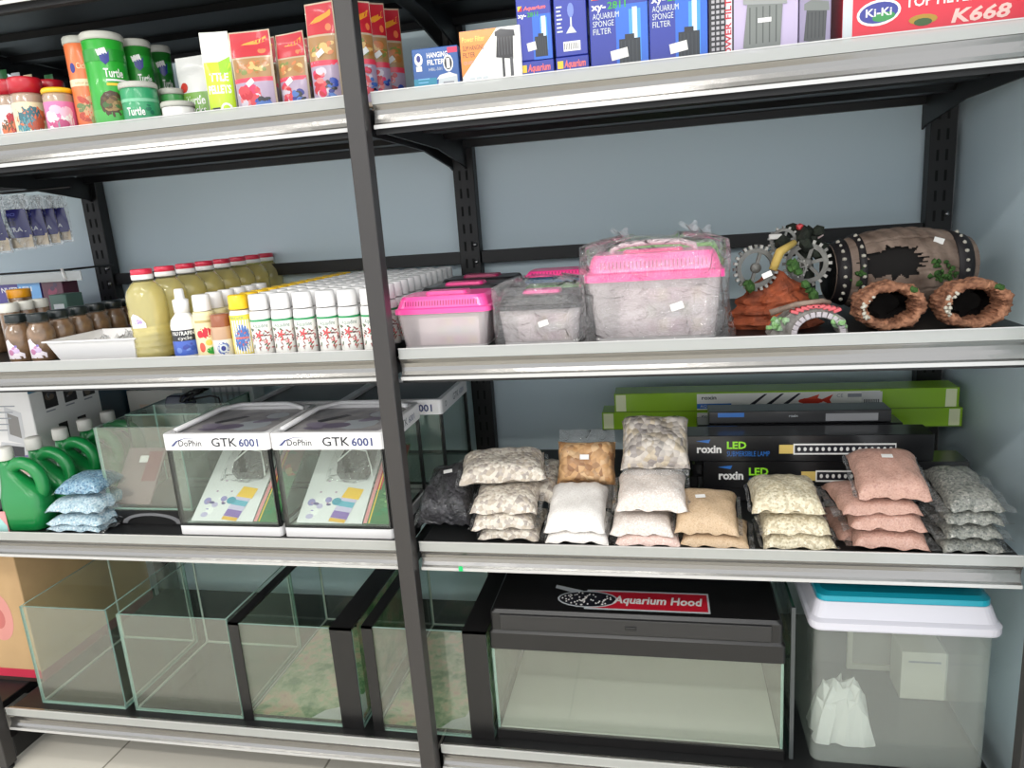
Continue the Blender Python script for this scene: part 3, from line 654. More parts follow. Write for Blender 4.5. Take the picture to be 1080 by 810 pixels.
# hanging bags
q0, q1 = at(0, 206, .40), at(75, 262, .40)
hk = thing('peg_hook', 'black peg bar the blue banded bags hang from', 'hook', (at(30, 206, .42).x, .42, at(30, 206, .42).z))
m = MB(); m.tube([(-.25, 0, .012), (.14, 0, .012)], .004, BLACK); m.build('bar', hk)
NB = K(30, 30, 92, rough=.25)
for k, (pl, pr, pt, pb) in enumerate([(-22, 8, 205, 268), (2, 34, 205, 264), (22, 50, 206, 261), (40, 62, 206, 259), (52, 74, 206, 256)]):
    Y = .36 + .012 * k
    xa, xb = at(pl, 235, Y).x, at(pr, 235, Y).x; zt = at((pl + pr) / 2, pt, Y).z; zb = at((pl + pr) / 2, pb, Y).z
    w_, h_ = xb - xa, zt - zb
    t = thing('hanging_bag', 'clear bag with dark blue printed band, %s on the peg bar' % ['outermost', 'second from the edge', 'middle one', 'second from the post', 'nearest the rear post'][k], 'bag', ((xa + xb) / 2, Y, zb), -.12, 'blue banded bags on the peg bar')
    fn = lambda u, v, o, w_=w_, h_=h_: (u, -.012 * (1 - (2 * u / w_) ** 2) * math.sin(PI * min(1, v / h_ * 1.05) * .95) - o - .004 * math.sin(9 * u / w_ + v * 30), v)
    m = MB(); m.grid(lambda a, b: fn((a - .5) * w_, b * h_, 0), 10, 12, FILM2); m.grid(lambda a, b: ((.5 - a) * w_, .006, b * h_), 2, 2, FILM2); bag = m.build('film', t)
    m = MB(); m.grid(lambda a, b: ((a - .5) * w_ * .9, .001 - .006 * math.sin(PI * a), .006 + b * h_ * .30), 8, 5, mat((176, 160, 136), .6, 0, 0, .5, None, (60, (206, 196, 180), .2))); m.build('contents', t)
    P = Print(fn, .0006, .008); P.rect(-w_ * .47, w_ * .47, h_ * .22, h_ * .74, NB); P.text('FILTRAL', -w_ * .36, h_ * .33, h_ * .08, PALE, w_ * .7); P.text('BIO', -w_ * .2, h_ * .62, h_ * .05, K(90, 100, 180), w_ * .3); P.rect(-w_ * .3, w_ * .1, h_ * .44, h_ * .58, K(20, 20, 60)); P.build('printed_band', t)
# white tray with a crumpled sheet in it
xa, xb = at(44, 363, .03).x, at(141, 355, .03).x
tr_ = thing('plastic_tray', 'white plastic tray at the shelf edge with crumpled film inside', 'tray', ((xa + xb) / 2, .03, s2 + .0005))
hw = (xb - xa) / 2; ht = at(90, 359, .03).z - s2
m = MB(); d = .19; e = .022; th_ = .002
def ringp(o, z): return [(-hw + o, o, z), (hw - o, o, z), (hw - o, d - o, z), (-hw + o, d - o, z)]
L_ = [ringp(e, 0), ringp(.006, ht - .003), ringp(0, ht - .003), ringp(0, ht), ringp(.008, ht), ringp(e + .002, .003)]
vs = [p for l in L_ for p in l]; fs = [(3, 2, 1, 0)]
for j in range(5):
    for i in range(4): fs.append((j * 4 + i, j * 4 + (i + 1) % 4, j * 4 + 4 + (i + 1) % 4, j * 4 + 4 + i))
fs.append((20, 21, 22, 23)); m.add(vs, fs, WHITEP); m.build('tray_body', tr_)
rnd = random.Random(4)
H_ = [[rnd.uniform(0, 1) for _ in range(14)] for _ in range(10)]
fm = thing('plastic_sheet', 'crumpled clear plastic sheet heaped in the white tray', 'sheet', ((xa + xb) / 2 + .02, .06, s2 + .0045))
m = MB(); m.grid(lambda a, b: ((a - .5) * (2 * hw - .09), b * .115, .001 + .052 * H_[int(b * 8)][int(a * 12)] * min(1, 4 * a, 4 * (1 - a)) ** .5), 12, 8, FILM2, False); m.build('film', fm)

# oil bottles, a row running back
OIL = mat((212, 192, 96), .12, 0, .8, .5)
OILM = bpy.data.materials.new('oil'); OILM.use_nodes = True
nt = OILM.node_tree; b = nt.nodes['Principled BSDF']
b.inputs['Base Color'].default_value = C(226, 206, 104); b.inputs['Roughness'].default_value = .12; b.inputs['Coat Weight'].default_value = .7
b.inputs['Transmission Weight'].default_value = .35; b.inputs['IOR'].default_value = 1.2; b.inputs['Coat Roughness'].default_value = .03
OILC = clear((246, 238, 190), .42, 1.5, .05, (240, 228, 160))
def oilbottle(X, Y, r, h, label):
    t = thing('oil_bottle', label, 'bottle', (X, Y, s2 + .0005), .35, 'yellow bottles with red caps')
    pr = [(r * .86, 0), (r * .95, .003)]
    for k in range(5): z = h * (.08 + .066 * k); pr += [(r * .97, z), (r * .93, z + .006), (r * .97, z + .012)]
    pr += [(r * .98, h * .46), (r * 1.0, h * .52), (r * .97, h * .56), (r * 1.0, h * .62), (r * .98, h * .70), (r * .90, h * .76), (r * .66, h * .83), (r * .52, h * .86)]
    m = MB(); m.lathe(pr, OILC, 24); bd = m.build('bottle_body', t)
    m = MB(); m.lathe([(r * .50, h * .86), (r * .48, h * .90)], clear((232, 226, 170), .1), 20); m.build('neck', bd)
    m = MB(); m.lathe([(r * .52, h * .885), (r * .54, h * .89), (r * .54, h * .935), (r * .5, h * .94)], WHITE, 22); m.build('tamper_ring', t)
    m = MB(); m.lathe([(r * .52, h * .94), (r * .53, h * .942), (r * .53, h * .992), (r * .49, h), (0, h)], K(214, 40, 70), 22); m.build('cap', t)
    P = Print(cyl(r, 0), .0006, .006); P.poly([(-r * .7, h * .36), (r * .1, h * .36), (r * .1, h * .41), (-r * .05, h * .46), (-r * .25, h * .50), (-r * .5, h * .52), (-r * .7, h * .48)], K(232, 222, 232)); art(P, -r * .66, r * .05, h * .38, h * .48, [LAV, K(140, 120, 190), K(214, 190, 220)], 7, 3, .12, .25); P.build('printed_label', t)
    return t
X, r = rc(131, 176, 315, .07); ho = tz2(147, 284, .07)
nth = ['nearest', 'second', 'third', 'fourth', 'fifth', 'sixth', 'seventh', 'eighth', 'farthest']
o0 = None
for k in range(9):
    lb = 'yellow bottle with red and white cap, %s in the row running back' % nth[k]
    if o0 is None: o0 = oilbottle(X, .03 + r, r, ho, lb)
    else: dup(o0, (X - .006 * k, .03 + r + k * (2 * r + .0012), s2 + .0005), lb)
# small bottles
def smallb(X, Y, r, h, label, name, body, cap, design, shape='round', group=None, capr=.9, caph=.24, rz=0):
    t = thing(name, label, 'bottle', (X, Y, s2 + .0005), rz or fc(X, Y), group)
    m = MB()
    if shape == 'round': pr = [(r * .93, 0), (r, .003), (r, h * .64), (r * .98, h * .69), (r * .90, h * .735), (r * capr * .9, h * (.98 - caph))]
    else: pr = [(r * .93, 0), (r, .003), (r, h * .48), (r * .9, h * .56), (r * .55, h * .64), (r * .5, h * .67)]
    m.lathe(pr, body, 24); m.build('bottle_body', t)
    m = MB()
    if shape == 'round': m.lathe([(r * capr, h * (1 - caph)), (r * capr * 1.02, h * (1.01 - caph)), (r * capr * .98, h * .985), (r * capr * .9, h), (0, h)], cap, 22)
    else: m.lathe([(r * .58, h * .66), (r * .58, h * .84), (r * .36, h * .86), (r * .33, h * .985), (r * .28, h), (0, h)], cap, 22)
    m.build('cap', t)
    if design: P = Print(cyl(r, 0), .0004, .006); design(P, r, h); P.build('printed_label', t)
    return t
def d_nut(P, r, h):
    a = 2.0 * r; P.rect(-a, a, h * .05, h * .26, K(70, 100, 190)); P.rect(-a, a, h * .26, h * .42, INK); P.text('NUTRAFIN', -r * .95, h * .345, h * .055, WHT, r * 1.7, .02); P.text('cycle', -r * .5, h * .28, h * .05, WHT, r); art(P, -r, r, h * .06, h * .25, [K(50, 80, 170), K(110, 140, 210), K(60, 70, 160)], 8, 3)
X, r = rc(171, 202, 340, .03); smallb(X, .025 + r, r, tz2(186, 305, .05), 'white bottle with black and blue label and narrow nozzle', 'supplement_bottle', WHITEP, WHITEP, d_nut, 'nozzle')
def d_fish(P, r, h):
    a = 2.0 * r; P.rect(-a, a, h * .04, h * .66, K(238, 226, 176)); P.ell(0, h * .40, r * .6, h * .09, K(204, 30, 50)); P.ell(-r * .5, h * .38, r * .3, h * .06, K(204, 30, 50)); P.ell(-r * .45, h * .17, r * .28, h * .08, K(226, 90, 70)); P.ell(r * .5, h * .11, r * .6, h * .06, GRN); P.ell(r * .2, h * .24, r * .3, h * .05, K(240, 200, 80)); P.rect(-r * .9, r * .9, h * .56, h * .60, K(190, 170, 110))
X, r = rc(198, 223, 340, .035); hf = tz2(208, 311, .05)
f0 = None
for k in range(6):
    lb = 'cream bottle with red fish label and white cap, %s in its row' % ['nearest', 'second', 'third', 'fourth', 'fifth', 'farthest'][k]
    if f0 is None: f0 = smallb(X, .03 + r, r, hf, lb, 'supplement_bottle', K(238, 226, 176), WHITEP, d_fish, 'round', 'cream bottles with red fish', .80, .26)
    else: dup(f0, (X, .03 + r + k * (2 * r + .001), s2 + .0005), lb)
def d_brown(P, r, h):
    a = 2 * r; P.rect(-a, a, h * .05, h * .42, K(226, 222, 214)); P.ell(0, h * .22, r * .6, h * .15, K(90, 110, 170)); P.ell(0, h * .22, r * .4, h * .10, PALE); P.ell(0, h * .22, r * .22, h * .06, NAVY)
X, r = rc(219, 243, 355, .03); smallb(X, .022 + r, r, tz2(230, 331, .05), 'short brown capped bottle with round blue emblem', 'supplement_bottle', K(196, 160, 130), K(150, 86, 56), d_brown, 'round', None, .92, .32)
def d_yel(P, r, h):
    a = 2.2 * r; P.rect(-a, a, h * .04, h * .68, K(240, 216, 70)); P.rect(-r * 1.0, r * 1.0, h * .06, h * .60, WHT); P.ell(0, h * .31, r * .82, h * .22, K(50, 100, 170), 18); P.ell(0, h * .31, r * .7, h * .19, K(70, 110, 180), 18)
    for k in range(8): P.tilt(r * .42 * math.cos(k * .785), h * .31 + h * .11 * math.sin(k * .785), r * .22, h * .02, k * .785, K(200, 90, 80))
    P.rect(-r * .6, r * .6, h * .295, h * .325, K(206, 100, 100)); P.text('bio pro', -r * .9, h * .62, h * .05, TEAL)
Xq, r = rc(239.5, 264, 345, .035); hq = tz2(252, 311, .04)
r = .0222
y0 = None; nr = 13
words = ['front', 'second', 'third', 'fourth', 'fifth', 'sixth', 'seventh', 'eighth', 'ninth', 'tenth', 'eleventh', 'twelfth', 'last']
py_ = .0475
for k in range(nr):
    lb = 'yellow capped bottle, %s from the shelf edge in its single file' % words[k] if k else 'yellow capped bottle with round blue label at the shelf edge'
    if y0 is None: y0 = smallb(Xq, .025 + r, r, hq, lb, 'bacteria_bottle', WHITEP, K(246, 200, 20), d_yel, 'round', 'yellow capped bottles in single file', .92, .23)
    else: dup(y0, (Xq, .025 + r + k * (2 * r + .001), s2 + .0005), lb)
def d_aq(P, r, h):
    a = 2.4 * r; P.rect(-a, a, h * .04, h * .57, K(238, 236, 230)); P.rect(-a, a, h * .565, h * .60, K(40, 150, 90))
    P.text('Aquadine', -r * .85, h * .47, h * .065, K(60, 110, 90), r * 1.5)
    rd = random.Random(6); ink = [K(196, 60, 66), K(214, 110, 110), K(104, 66, 62), K(70, 110, 70), K(150, 84, 84), K(170, 130, 110)]
    for q in range(46):
        u, v = rd.uniform(-1.05, 1.05) * r, h * rd.uniform(.10, .44); P.ell(u, v, r * rd.uniform(.12, .24), r * rd.uniform(.04, .09), ink[q % 6], 6, rd.uniform(0, 3.1))
    for q in range(5): P.ell(-r * .25 + r * .2 * math.cos(q * 1.256), h * .35 + r * .2 * math.sin(q * 1.256), r * .22, r * .08, K(204, 80, 84), 7, q * 1.256)
w0 = None; hwb = tz2(272, 310.5, .04)
# columns across, from beside the yellow file to beside the upright
Xf = [at(p, 345, .035).x for p in (273, 296, 319.5, 344, 367)]
Xf.append(Xf[-1] + .0505)
cols = ['beside the yellow file', 'second from the yellow file', 'third from the yellow file', 'fourth from the yellow file', 'fifth from the yellow file', 'beside the front upright']
for c_, X in enumerate(Xf):
    for k in range(nr):
        lb = 'white bottle with red plant label at the shelf edge, file %s' % cols[c_] if k == 0 else 'white capped bottle, %s from the shelf edge, file %s' % (words[k], cols[c_])
        if w0 is None: w0 = smallb(X, .025 + r, r, hwb, lb, 'plant_food_bottle', WHITEP, WHITEP, d_aq, 'round', 'white capped bottles in files', .90, .25)
        else: dup(w0, (X, .025 + r + k * (2 * r + .001), s2 + .0005), lb)
# ------------------------------------------------------------------ pet tanks in film, right bay
PINKL = mat((255, 86, 165), .3, 0, .3); PINKL2 = mat((240, 60, 140), .3, 0, .3)
def rrect(hx, hy, r, n=5):
    P = []
    for cx, cy, a0 in ((hx - r, hy - r, 0), (-hx + r, hy - r, 90), (-hx + r, -hy + r, 180), (hx - r, -hy + r, 270)):
        for k in range(n + 1): a = R(a0 + 90 * k / n); P.append((cx + r * math.cos(a), cy + r * math.sin(a)))
    return P
def loft(m, rings, mt, cap0=True, cap1=True, smooth=False, M=None):
    """rings: list of lists of 3-D points, same count"""
    n = len(rings[0]); vs = [p for q in rings for p in q]; fs = []
    for j in range(len(rings) - 1):
        for i in range(n): fs.append((j * n + i, j * n + (i + 1) % n, (j + 1) * n + (i + 1) % n, (j + 1) * n + i))
    if cap0: fs.append(tuple(reversed(range(n))))
    if cap1: fs.append(tuple((len(rings) - 1) * n + i for i in range(n)))
    m.add(vs, fs, mt, smooth, M)
def rr3(hx, hy, r, z, yc): return [(x, y + yc, z) for x, y in rrect(hx, hy, r)]
CARDC = [K(206, 170, 180), K(186, 200, 206), K(214, 196, 160), K(196, 206, 186), K(214, 170, 196), K(206, 206, 206)]
def lidmesh(hx, hy, hl, col, z0, hatch=None, slots=True):
    m = MB()
    loft(m, [rr3(hx, hy, .018, z0, hy), rr3(hx, hy, .018, z0 + hl * .28, hy), rr3(hx * .955, hy * .93, .018, z0 + hl * .35, hy), rr3(hx * .90, hy * .86, .02, z0 + hl * .82, hy), rr3(hx * .86, hy * .80, .02, z0 + hl, hy)], col)
    return m
def pettank(X0, X1, Y, dep, hb, hl, label, lidcol, hatch=PINKL, card=True, name='pet_tank', slots=True, handle=None):
    t = thing(name, label, 'tank', ((X0 + X1) / 2, Y, s2 + .0005)); hx = (X1 - X0) / 2; hy = dep / 2
    m = MB(); kx = .955
    out = lambda z, k: rr3(hx * k, hy * k, .015, z, hy)
    loft(m, [out(0, .86), out(hb, .955)], PLAST, True, False); loft(m, [out(.004, .845), out(hb, .94)], PLAST, True, False)
    loft(m, [out(.0, .865), out(.004, .868)], K(200, 196, 196), False, False)
    m.build('tank_body', t)
    if card:
        m = MB(); m.box(-hx * .5, hx * .74, hy * .16, hy * .16 + .001, .006, hb * .86, mat((226, 214, 216), .7)); cd = m.build('insert_card', t)
        P = Print(front(0, hy * .16, 0), .0006)
        for a in range(5):
            for b in range(3): P.rect(hx * (-.1 + .16 * a), hx * (.03 + .16 * a), hb * (.12 + .26 * b), hb * (.33 + .26 * b), CARDC[(a * 2 + b * 3) % 6])
        P.build('printed_card', cd)
    l = lidmesh(hx, hy, hl, lidcol, hb).build('lid', t)
    if slots:
        P = Print(lambda u, v, o: (u, hy - hy * (.93 - .07 * v) - o, hb + hl * (.35 + .47 * v)), .0006)
        for k in range(27):
            u = hx * (-.74 + 1.48 * k / 26)
            if abs(u) > hx * .12 or not handle: P.rect(u - .0009, u + .0009, .25, .85, K(150, 40, 90) if lidcol in (PINKL, PINKL2) else INK)
        P.build('vent_slots', l)
    if hatch:
        m = MB(); loft(m, [rr3(hx * .45, hy * .35, .01, hb + hl, hy), rr3(hx * .42, hy * .32, .01, hb + hl + .006, hy)], hatch); m.build('hatch', t)
    return t
a = at(414, 330, .045).x; b = at(516, 329, .045).x; hb = at(460, 331, .045).z - s2; hl = .034
BLK = mat((28, 27, 30), .35, 0, .2)
pettank(a, b, .045, .14, hb, hl, 'small clear pet tank with pink lid beside the front upright', PINKL, PINKL)
pettank(a, b, .19, .14, hb + .004, hl, 'small pet tank with black lid and pink hatch behind the pink lidded one', BLK, PINKL2, False)
pettank(a + .004, b + .004, .335, .14, hb + .008, hl, 'small pet tank with black lid, farthest back near the rear post', BLK, mat((150, 30, 80), .4), False)
a = at(520, 330, .05).x; b = at(616, 322, .05).x; hb2 = at(568, 327, .05).z - s2
pettank(a + .004, b - .004, .05, .135, hb2, .028, 'clear pet tank with dark lid wrapped in film, between the two pink lidded tanks', BLK, PINKL)
pettank(a + .004, b - .004, .19, .14, hb2 + .006, .02, 'clear pet tank carrying three stacked spare lids', BLK, None, False, slots=False)
zt = s2 + hb2 + .027
for k, (c_, n_) in enumerate([(K(96, 176, 70), 'green'), (K(50, 120, 160), 'blue'), (PINKL2, 'pink')]):
    t = thing('tank_lid', '%s spare tank lid, %s of the stack behind the wrapped tank' % (n_, ['lowest', 'middle', 'topmost'][k]), 'lid', ((a + b) / 2 + .02, .195, zt + k * .0125))
    m = lidmesh((b - a) * .40, .055, .012, c_, 0); m.build('lid_shell', t)
    P = Print(lambda u, v, o, h=(b - a) * .40: (u, .055 - .055 * (.93 - .07 * v) - o, .012 * (.35 + .47 * v)), .0004)
    for q in range(15): P.rect((b - a) * (-.3 + .04 * q), (b - a) * (-.3 + .04 * q) + .0016, .2, .9, INK)
    P.build('vent_slots', t)
a = at(615, 300, .05).x; b = at(766, 290, .05).x; hb3 = at(690, 296, .05).z - s2
big = pettank(a, b, .055, .17, hb3, .05, 'largest clear pet tank with pink lid under crinkled film', PINKL, PINKL2)
m = MB(); hw = (b - a) / 2
m.tube([(-hw * .62, .085, hb3 + .042), (-hw * .60, .085, hb3 + .058), (-hw * .4, .085, hb3 + .066), (0, .085, hb3 + .068), (hw * .4, .085, hb3 + .066), (hw * .60, .085, hb3 + .058), (hw * .62, .085, hb3 + .042)], .006, mat((226, 206, 210), .3), 8); m.build('handle', big)
pettank(a + .02, b + .014, .256, .17, hb3 + .004, .05, 'large pet tank with green lid standing behind the pink one', K(130, 214, 60), K(120, 196, 60), False)
def wrap(parent_xyz, hx, hy, h, label, seed, tufts=(), skirt=0):
    """loose film bag around a tank: rounded box skin with folds, tied ends on top"""
    t = thing('plastic_wrap', label, 'wrap', parent_xyz); rnd = random.Random(seed)
    ph = [rnd.uniform(0, 6) for _ in range(8)]
    def fn(u, v):
        a = u * 2 * PI; c_, s_ = math.cos(a), math.sin(a); e = .28
        k = 1 - max(0, (v - .86) / .14) ** 2 * .55 if v > .86 else 1
        f = 1 + .018 * math.sin(7 * a + ph[0] + 3 * v) + .014 * math.sin(13 * a + ph[1] - 5 * v) + .01 * math.sin(5 * a + 11 * v + ph[2]) + skirt * (max(0, .35 - v) ** 1.5) * max(0, c_) * 2
        x = hx * k * f * (abs(c_) ** e) * (1 if c_ > 0 else -1); y = hy * k * f * (abs(s_) ** e) * (1 if s_ > 0 else -1)
        return (x, hy + y, .001 + h * min(1, v / .86) + (.018 * max(0, v - .86) / .14) + .004 * math.sin(9 * a + ph[3]) * v)
    m = MB(); m.grid(lambda u, v: fn(u, v), 72, 16, FILM, True, True); m.build('film', t)
    for tx, ty, tz in tufts:
        m = MB(); m.grid(lambda u, v: (tx + (u - .5) * .030 * (.25 + v) + .006 * math.sin(5 * v), ty + .006 * math.sin(6 * u), tz + .026 * v + .005 * math.sin(9 * u)), 6, 4, FILM2); m.build('knot', t)
    return t
wrap(((a + b) / 2, .046, s2 + .0005), hw + .007, .097, hb3 + .062, 'crinkled clear film around the largest pink lidded tank', 3, [(-hw * .8, .06, hb3 + .045), (-hw * .45, .09, hb3 + .07), (hw * .55, .07, hb3 + .075), (hw * .75, .10, hb3 + .065)], .18)
xa, xb = at(518, 330, .05).x, at(617, 322, .05).x
wrap(((xa + xb) / 2, .043, s2 + .0005), (xb - xa) / 2 + .001, .074, hb2 + .040, 'crinkled clear film around the dark lidded middle tank', 5, [])
for px, py, lab, Y, hw_ in ((573, 341, 'tilted white price sticker on the middle wrapped tank', .043, .010), (714, 323, 'tilted white price sticker on the largest wrapped tank', .040, .012)):
    p = at(px, py, Y - .006); P = Print(front(0, 0, 0), .0); P.tilt(0, 0, hw_ * 1.9, hw_ * 1.1, .3, PAPER)
    m = MB(); M = Matrix.Rotation(-.3, 4, 'Y'); m.box(-hw_, hw_, -.0004, .0004, -hw_ * .55, hw_ * .55, PAPER, M=M)
    o = m.build('price_sticker', None); o.location = p; o['label'] = lab; o['category'] = 'sticker'

# ------------------------------------------------------------------ resin aquarium ornaments
ROCK = mat((170, 84, 48), .75, 0, 0, .4, (70, .5, .006), (38, (104, 52, 34), .2))
DKMOSS = mat((36, 42, 32), .85, 0, 0, .3, (160, .5, .004), (60, (20, 22, 20), .2)); MOSS = mat((70, 104, 50), .85, 0, 0, .3, (180, .5, .004), (90, (36, 66, 30), .2))
GEARM = mat((112, 112, 108), .5, .2, 0, .5, None, (50, (92, 90, 86), .2))
WOODD = mat((156, 136, 122), .7, 0, 0, .4, (45, .6, .006), (22, (84, 66, 56), .25)); DARKIN = mat((18, 14, 12), .9)  # DARKIN: darkness inside the hollow ornaments, put into the colour
BAND = mat((34, 30, 32), .6, 0, 0, .4, (90, .4, .003)); STUD = mat((190, 184, 170), .4)
def blobs(m, pts, mt, r, noise=.25, seed=0, sub=1):
    for i, p in enumerate(pts): m.blob(p, r * (.7 + .6 * ((i * 37 % 10) / 10)), mt, sub, noise, (1, 1, 1), seed + i)
def gear(parent, x, y, z, r, tilt, n=18, name='gear', spokes=3):
    m = MB(); M = Matrix.Translation((x, y, z)) @ Matrix.Rotation(tilt, 4, 'Z')
    def ringpts(r_): return [(r_ * math.cos(2 * PI * i / 36), r_ * math.sin(2 * PI * i / 36)) for i in range(36)]
    A = ringpts(r * .86); B = ringpts(r * .66)
    vs = [(u, -.003, v) for u, v in A] + [(u, -.003, v) for u, v in B] + [(u, .003, v) for u, v in A] + [(u, .003, v) for u, v in B]; fs = []
    for i in range(36):
        j = (i + 1) % 36; fs += [(i, j, 36 + j, 36 + i), (72 + j, 72 + i, 108 + i, 108 + j), (j, i, 72 + i, 72 + j), (36 + i, 36 + j, 108 + j, 108 + i)]
    m.add(vs, fs, GEARM, False, M)
    for i in range(n):
        a_ = 2 * PI * i / n; m.box(-r * .06, r * .06, -.003, .003, r * .82, r, K(150, 148, 142) if i % 3 else GEARM, M=M @ Matrix.Rotation(a_, 4, 'Y'))
    for i in range(spokes): m.box(-r * .07, r * .07, -.0025, .0025, -r * .7, r * .7, GEARM, M=M @ Matrix.Rotation(PI * i / spokes + .3, 4, 'Y'))
    m.lathe([(r * .22, -.004), (r * .22, .004)], GEARM, 12, M=M @ Matrix.Rotation(PI / 2, 4, 'X'))
    return m.build(name, parent)
# rock with gears
Yc = .16; c0 = at(820, 330, Yc)
cz = lambda px, py, Y: at(px, py, Y)
orn = thing('rock_ornament', 'orange rock ornament with pale cogwheels and dark moss', 'ornament', (c0.x, Yc, s2 + .0005))
def loc(px, py, Y): p = at(px, py, Y); return (p.x - c0.x, p.y - Yc, p.z - s2)
m = MB(); rnd = random.Random(3)
p0, p1 = loc(774, 330, Yc - .04), loc(868, 320, Yc - .04)
zt = loc(820, 290, Yc)[2]
def rockfn(u, v):
    a_ = 2 * PI * u; k = (1 - v ** 2.4) ** .65
    st = .9 + .10 * math.sin(26 * v + 2 * math.sin(2 * a_)) + .12 * math.sin(4 * a_ + 1) + .06 * math.sin(9 * a_ + 8 * v)
    return ((p0[0] + p1[0]) / 2 + (p1[0] - p0[0]) * .5 * k * st * math.sin(a_), -.05 * k * st * math.cos(a_), zt * v * (1 + .12 * math.sin(2 * a_)))
m.grid(rockfn, 40, 18, ROCK, False, True); m.build('rock', orn)
g = loc(797, 283, Yc - .02); gear(orn, g[0], g[1], g[2], .045, .25, 24, 'gear', 1)
g = loc(851, 278, Yc + .01); gear(orn, g[0], g[1], g[2], .046, -.3, 20)
g = loc(826, 255, Yc + .02); gear(orn, g[0], g[1], g[2], .030, .1, 14)
g = loc(842, 283, Yc - .03); gear(orn, g[0], g[1], g[2], .018, 0, 10)
m = MB(); P_ = [loc(845 + rnd.uniform(-22, 22), 251 + rnd.uniform(-10, 16), Yc + .03 + rnd.uniform(-.02, .02)) for _ in range(26)]; blobs(m, P_, DKMOSS, .014, .3, 5)
q = loc(850, 300, Yc + .02); m.tube([(q[0], q[1], .022), (q[0] + .004, q[1] + .01, q[2]), loc(848, 255, Yc + .03)], [.02, .016, .012], DKMOSS, 8); m.build('dark_moss', orn)
for pts_ in (((834, 277), (838, 281), (842, 286), (834, 284)), ((788, 299), (791, 303)), ((854, 306), (858, 312), (850, 300))):
    m = MB(); blobs(m, [loc(x, y, Yc - .035) for x, y in pts_], MOSS, .011, .35, 9); m.build('green_moss', orn)
m = MB(); a1, a2, a3 = loc(815, 285, Yc - .04), loc(822, 266, Yc - .03), loc(838, 256, Yc - .01); m.tube([a1, (a2[0], a2[1] - .005, a2[2]), a3], [.008, .009, .006], mat((176, 150, 80), .7, 0, 0, .4, (80, .5, .004)), 8); m.build('yellow_root', orn)
m = MB(); q = loc(844, 240, Yc + .02); m.blob(q, .009, K(170, 40, 46), 1, .3, seed=4); m.build('red_block', orn)
m = MB(); q = loc(863, 246, Yc + .02); m.blob(q, .010, mat((190, 170, 170), .6), 1, .3, seed=6); q = loc(818, 250, Yc + .01); m.box(q[0] - .012, q[0] + .012, q[1], q[1] + .008, q[2] - .005, q[2] + .005, mat((186, 184, 180), .6), .001, 1); m.build('pale_stone', orn)
m = MB(); q = loc(809, 290, Yc - .062); m.box(-.009, .009, -.0005, .0005, -.005, .005, PAPER, M=Matrix.Translation(q) @ Matrix.Rotation(-.4, 4, 'Y')); m.build('price_sticker', orn)
# barrel on its side
bc = at(946, 291, .30); Lb, rb = .138, .081
bar = thing('barrel_ornament', 'weathered wooden barrel ornament lying on its side with a jagged hole', 'ornament', (bc.x, .31, s2 + .0005), .10)
zc_ = rb * 1.10
def rad(s_): return rb * (1.05 - .34 * s_ * s_)
rnd = random.Random(8); jag = [rnd.uniform(.74, 1.22) for _ in range(48)]
def inhole(s_, a_):     # a_: angle round the axis, 0 at the front, + upwards
    x, y = (s_ + .26) / .42, (a_ - .28) / .40
    q = (math.atan2(y, x) / (2 * PI) % 1) * 48
    return math.hypot(x, y) < (jag[int(q) % 48] * (1 - q % 1) + jag[(int(q) + 1) % 48] * (q % 1))
NU, NA = 150, 180
vs, fs, ms = [], [], []
for j in range(NA):
    a_ = -PI + 2 * PI * j / NA
    for i in range(NU + 1):
        s_ = -1 + 2 * i / NU; pl_ = 1 - .025 * (abs(math.sin(a_ * 7)) < .12); rr_ = rad(s_) * pl_ * (1 + .012 * math.sin(31 * s_ + 5 * a_))
        vs.append((s_ * Lb, -rr_ * math.cos(a_), zc_ + rr_ * math.sin(a_)))
for j in range(NA):
    for i in range(NU):
        s_ = -1 + 2 * (i + .5) / NU; a_ = -PI + 2 * PI * (j + .5) / NA
        if inhole(s_, a_): continue
        fs.append((j * (NU + 1) + i, j * (NU + 1) + i + 1, ((j + 1) % NA) * (NU + 1) + i + 1, ((j + 1) % NA) * (NU + 1) + i))
m = MB(); m.add(vs, fs, WOODD, True)
m.lathe([(rad(1) * .93, -Lb * .99), (rad(.8) * .93, -Lb * .8), (rb * .95, 0), (rad(.8) * .93, Lb * .8), (rad(1) * .93, Lb * .99)], DARKIN, 32, M=Matrix.Translation((0, 0, zc_)) @ Matrix.Rotation(PI / 2, 4, 'Y'))  # near-black inner shell paints the gloom seen through the hole
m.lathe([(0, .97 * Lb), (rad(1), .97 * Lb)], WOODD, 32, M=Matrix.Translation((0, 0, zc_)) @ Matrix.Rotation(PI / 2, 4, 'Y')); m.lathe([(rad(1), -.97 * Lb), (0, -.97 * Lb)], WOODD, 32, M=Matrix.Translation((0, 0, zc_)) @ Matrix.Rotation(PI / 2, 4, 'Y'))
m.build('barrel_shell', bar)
for s0, s1_ in ((-.99, -.80), (-.70, -.60), (.66, .92)):
    m = MB(); Mx = Matrix.Translation((0, 0, zc_)) @ Matrix.Rotation(PI / 2, 4, 'Y')
    m.lathe([(rad(s0) * 1.0, s0 * Lb), (rad(s0) * 1.04, s0 * Lb + .001), (rad(s1_) * 1.04, s1_ * Lb - .001), (rad(s1_), s1_ * Lb)], BAND, 40, M=Mx); hp = m.build('hoop', bar)
    m = MB(); sm = (s0 + s1_) / 2
    for k in range(9):
        a_ = -.9 + .28 * k; rr_ = rad(sm) * 1.05; m.blob((sm * Lb, -rr_ * math.cos(a_), zc_ + rr_ * math.sin(a_)), .0042, STUD, 1, .2, seed=k)
    m.build('stud', hp)
rnd = random.Random(2)
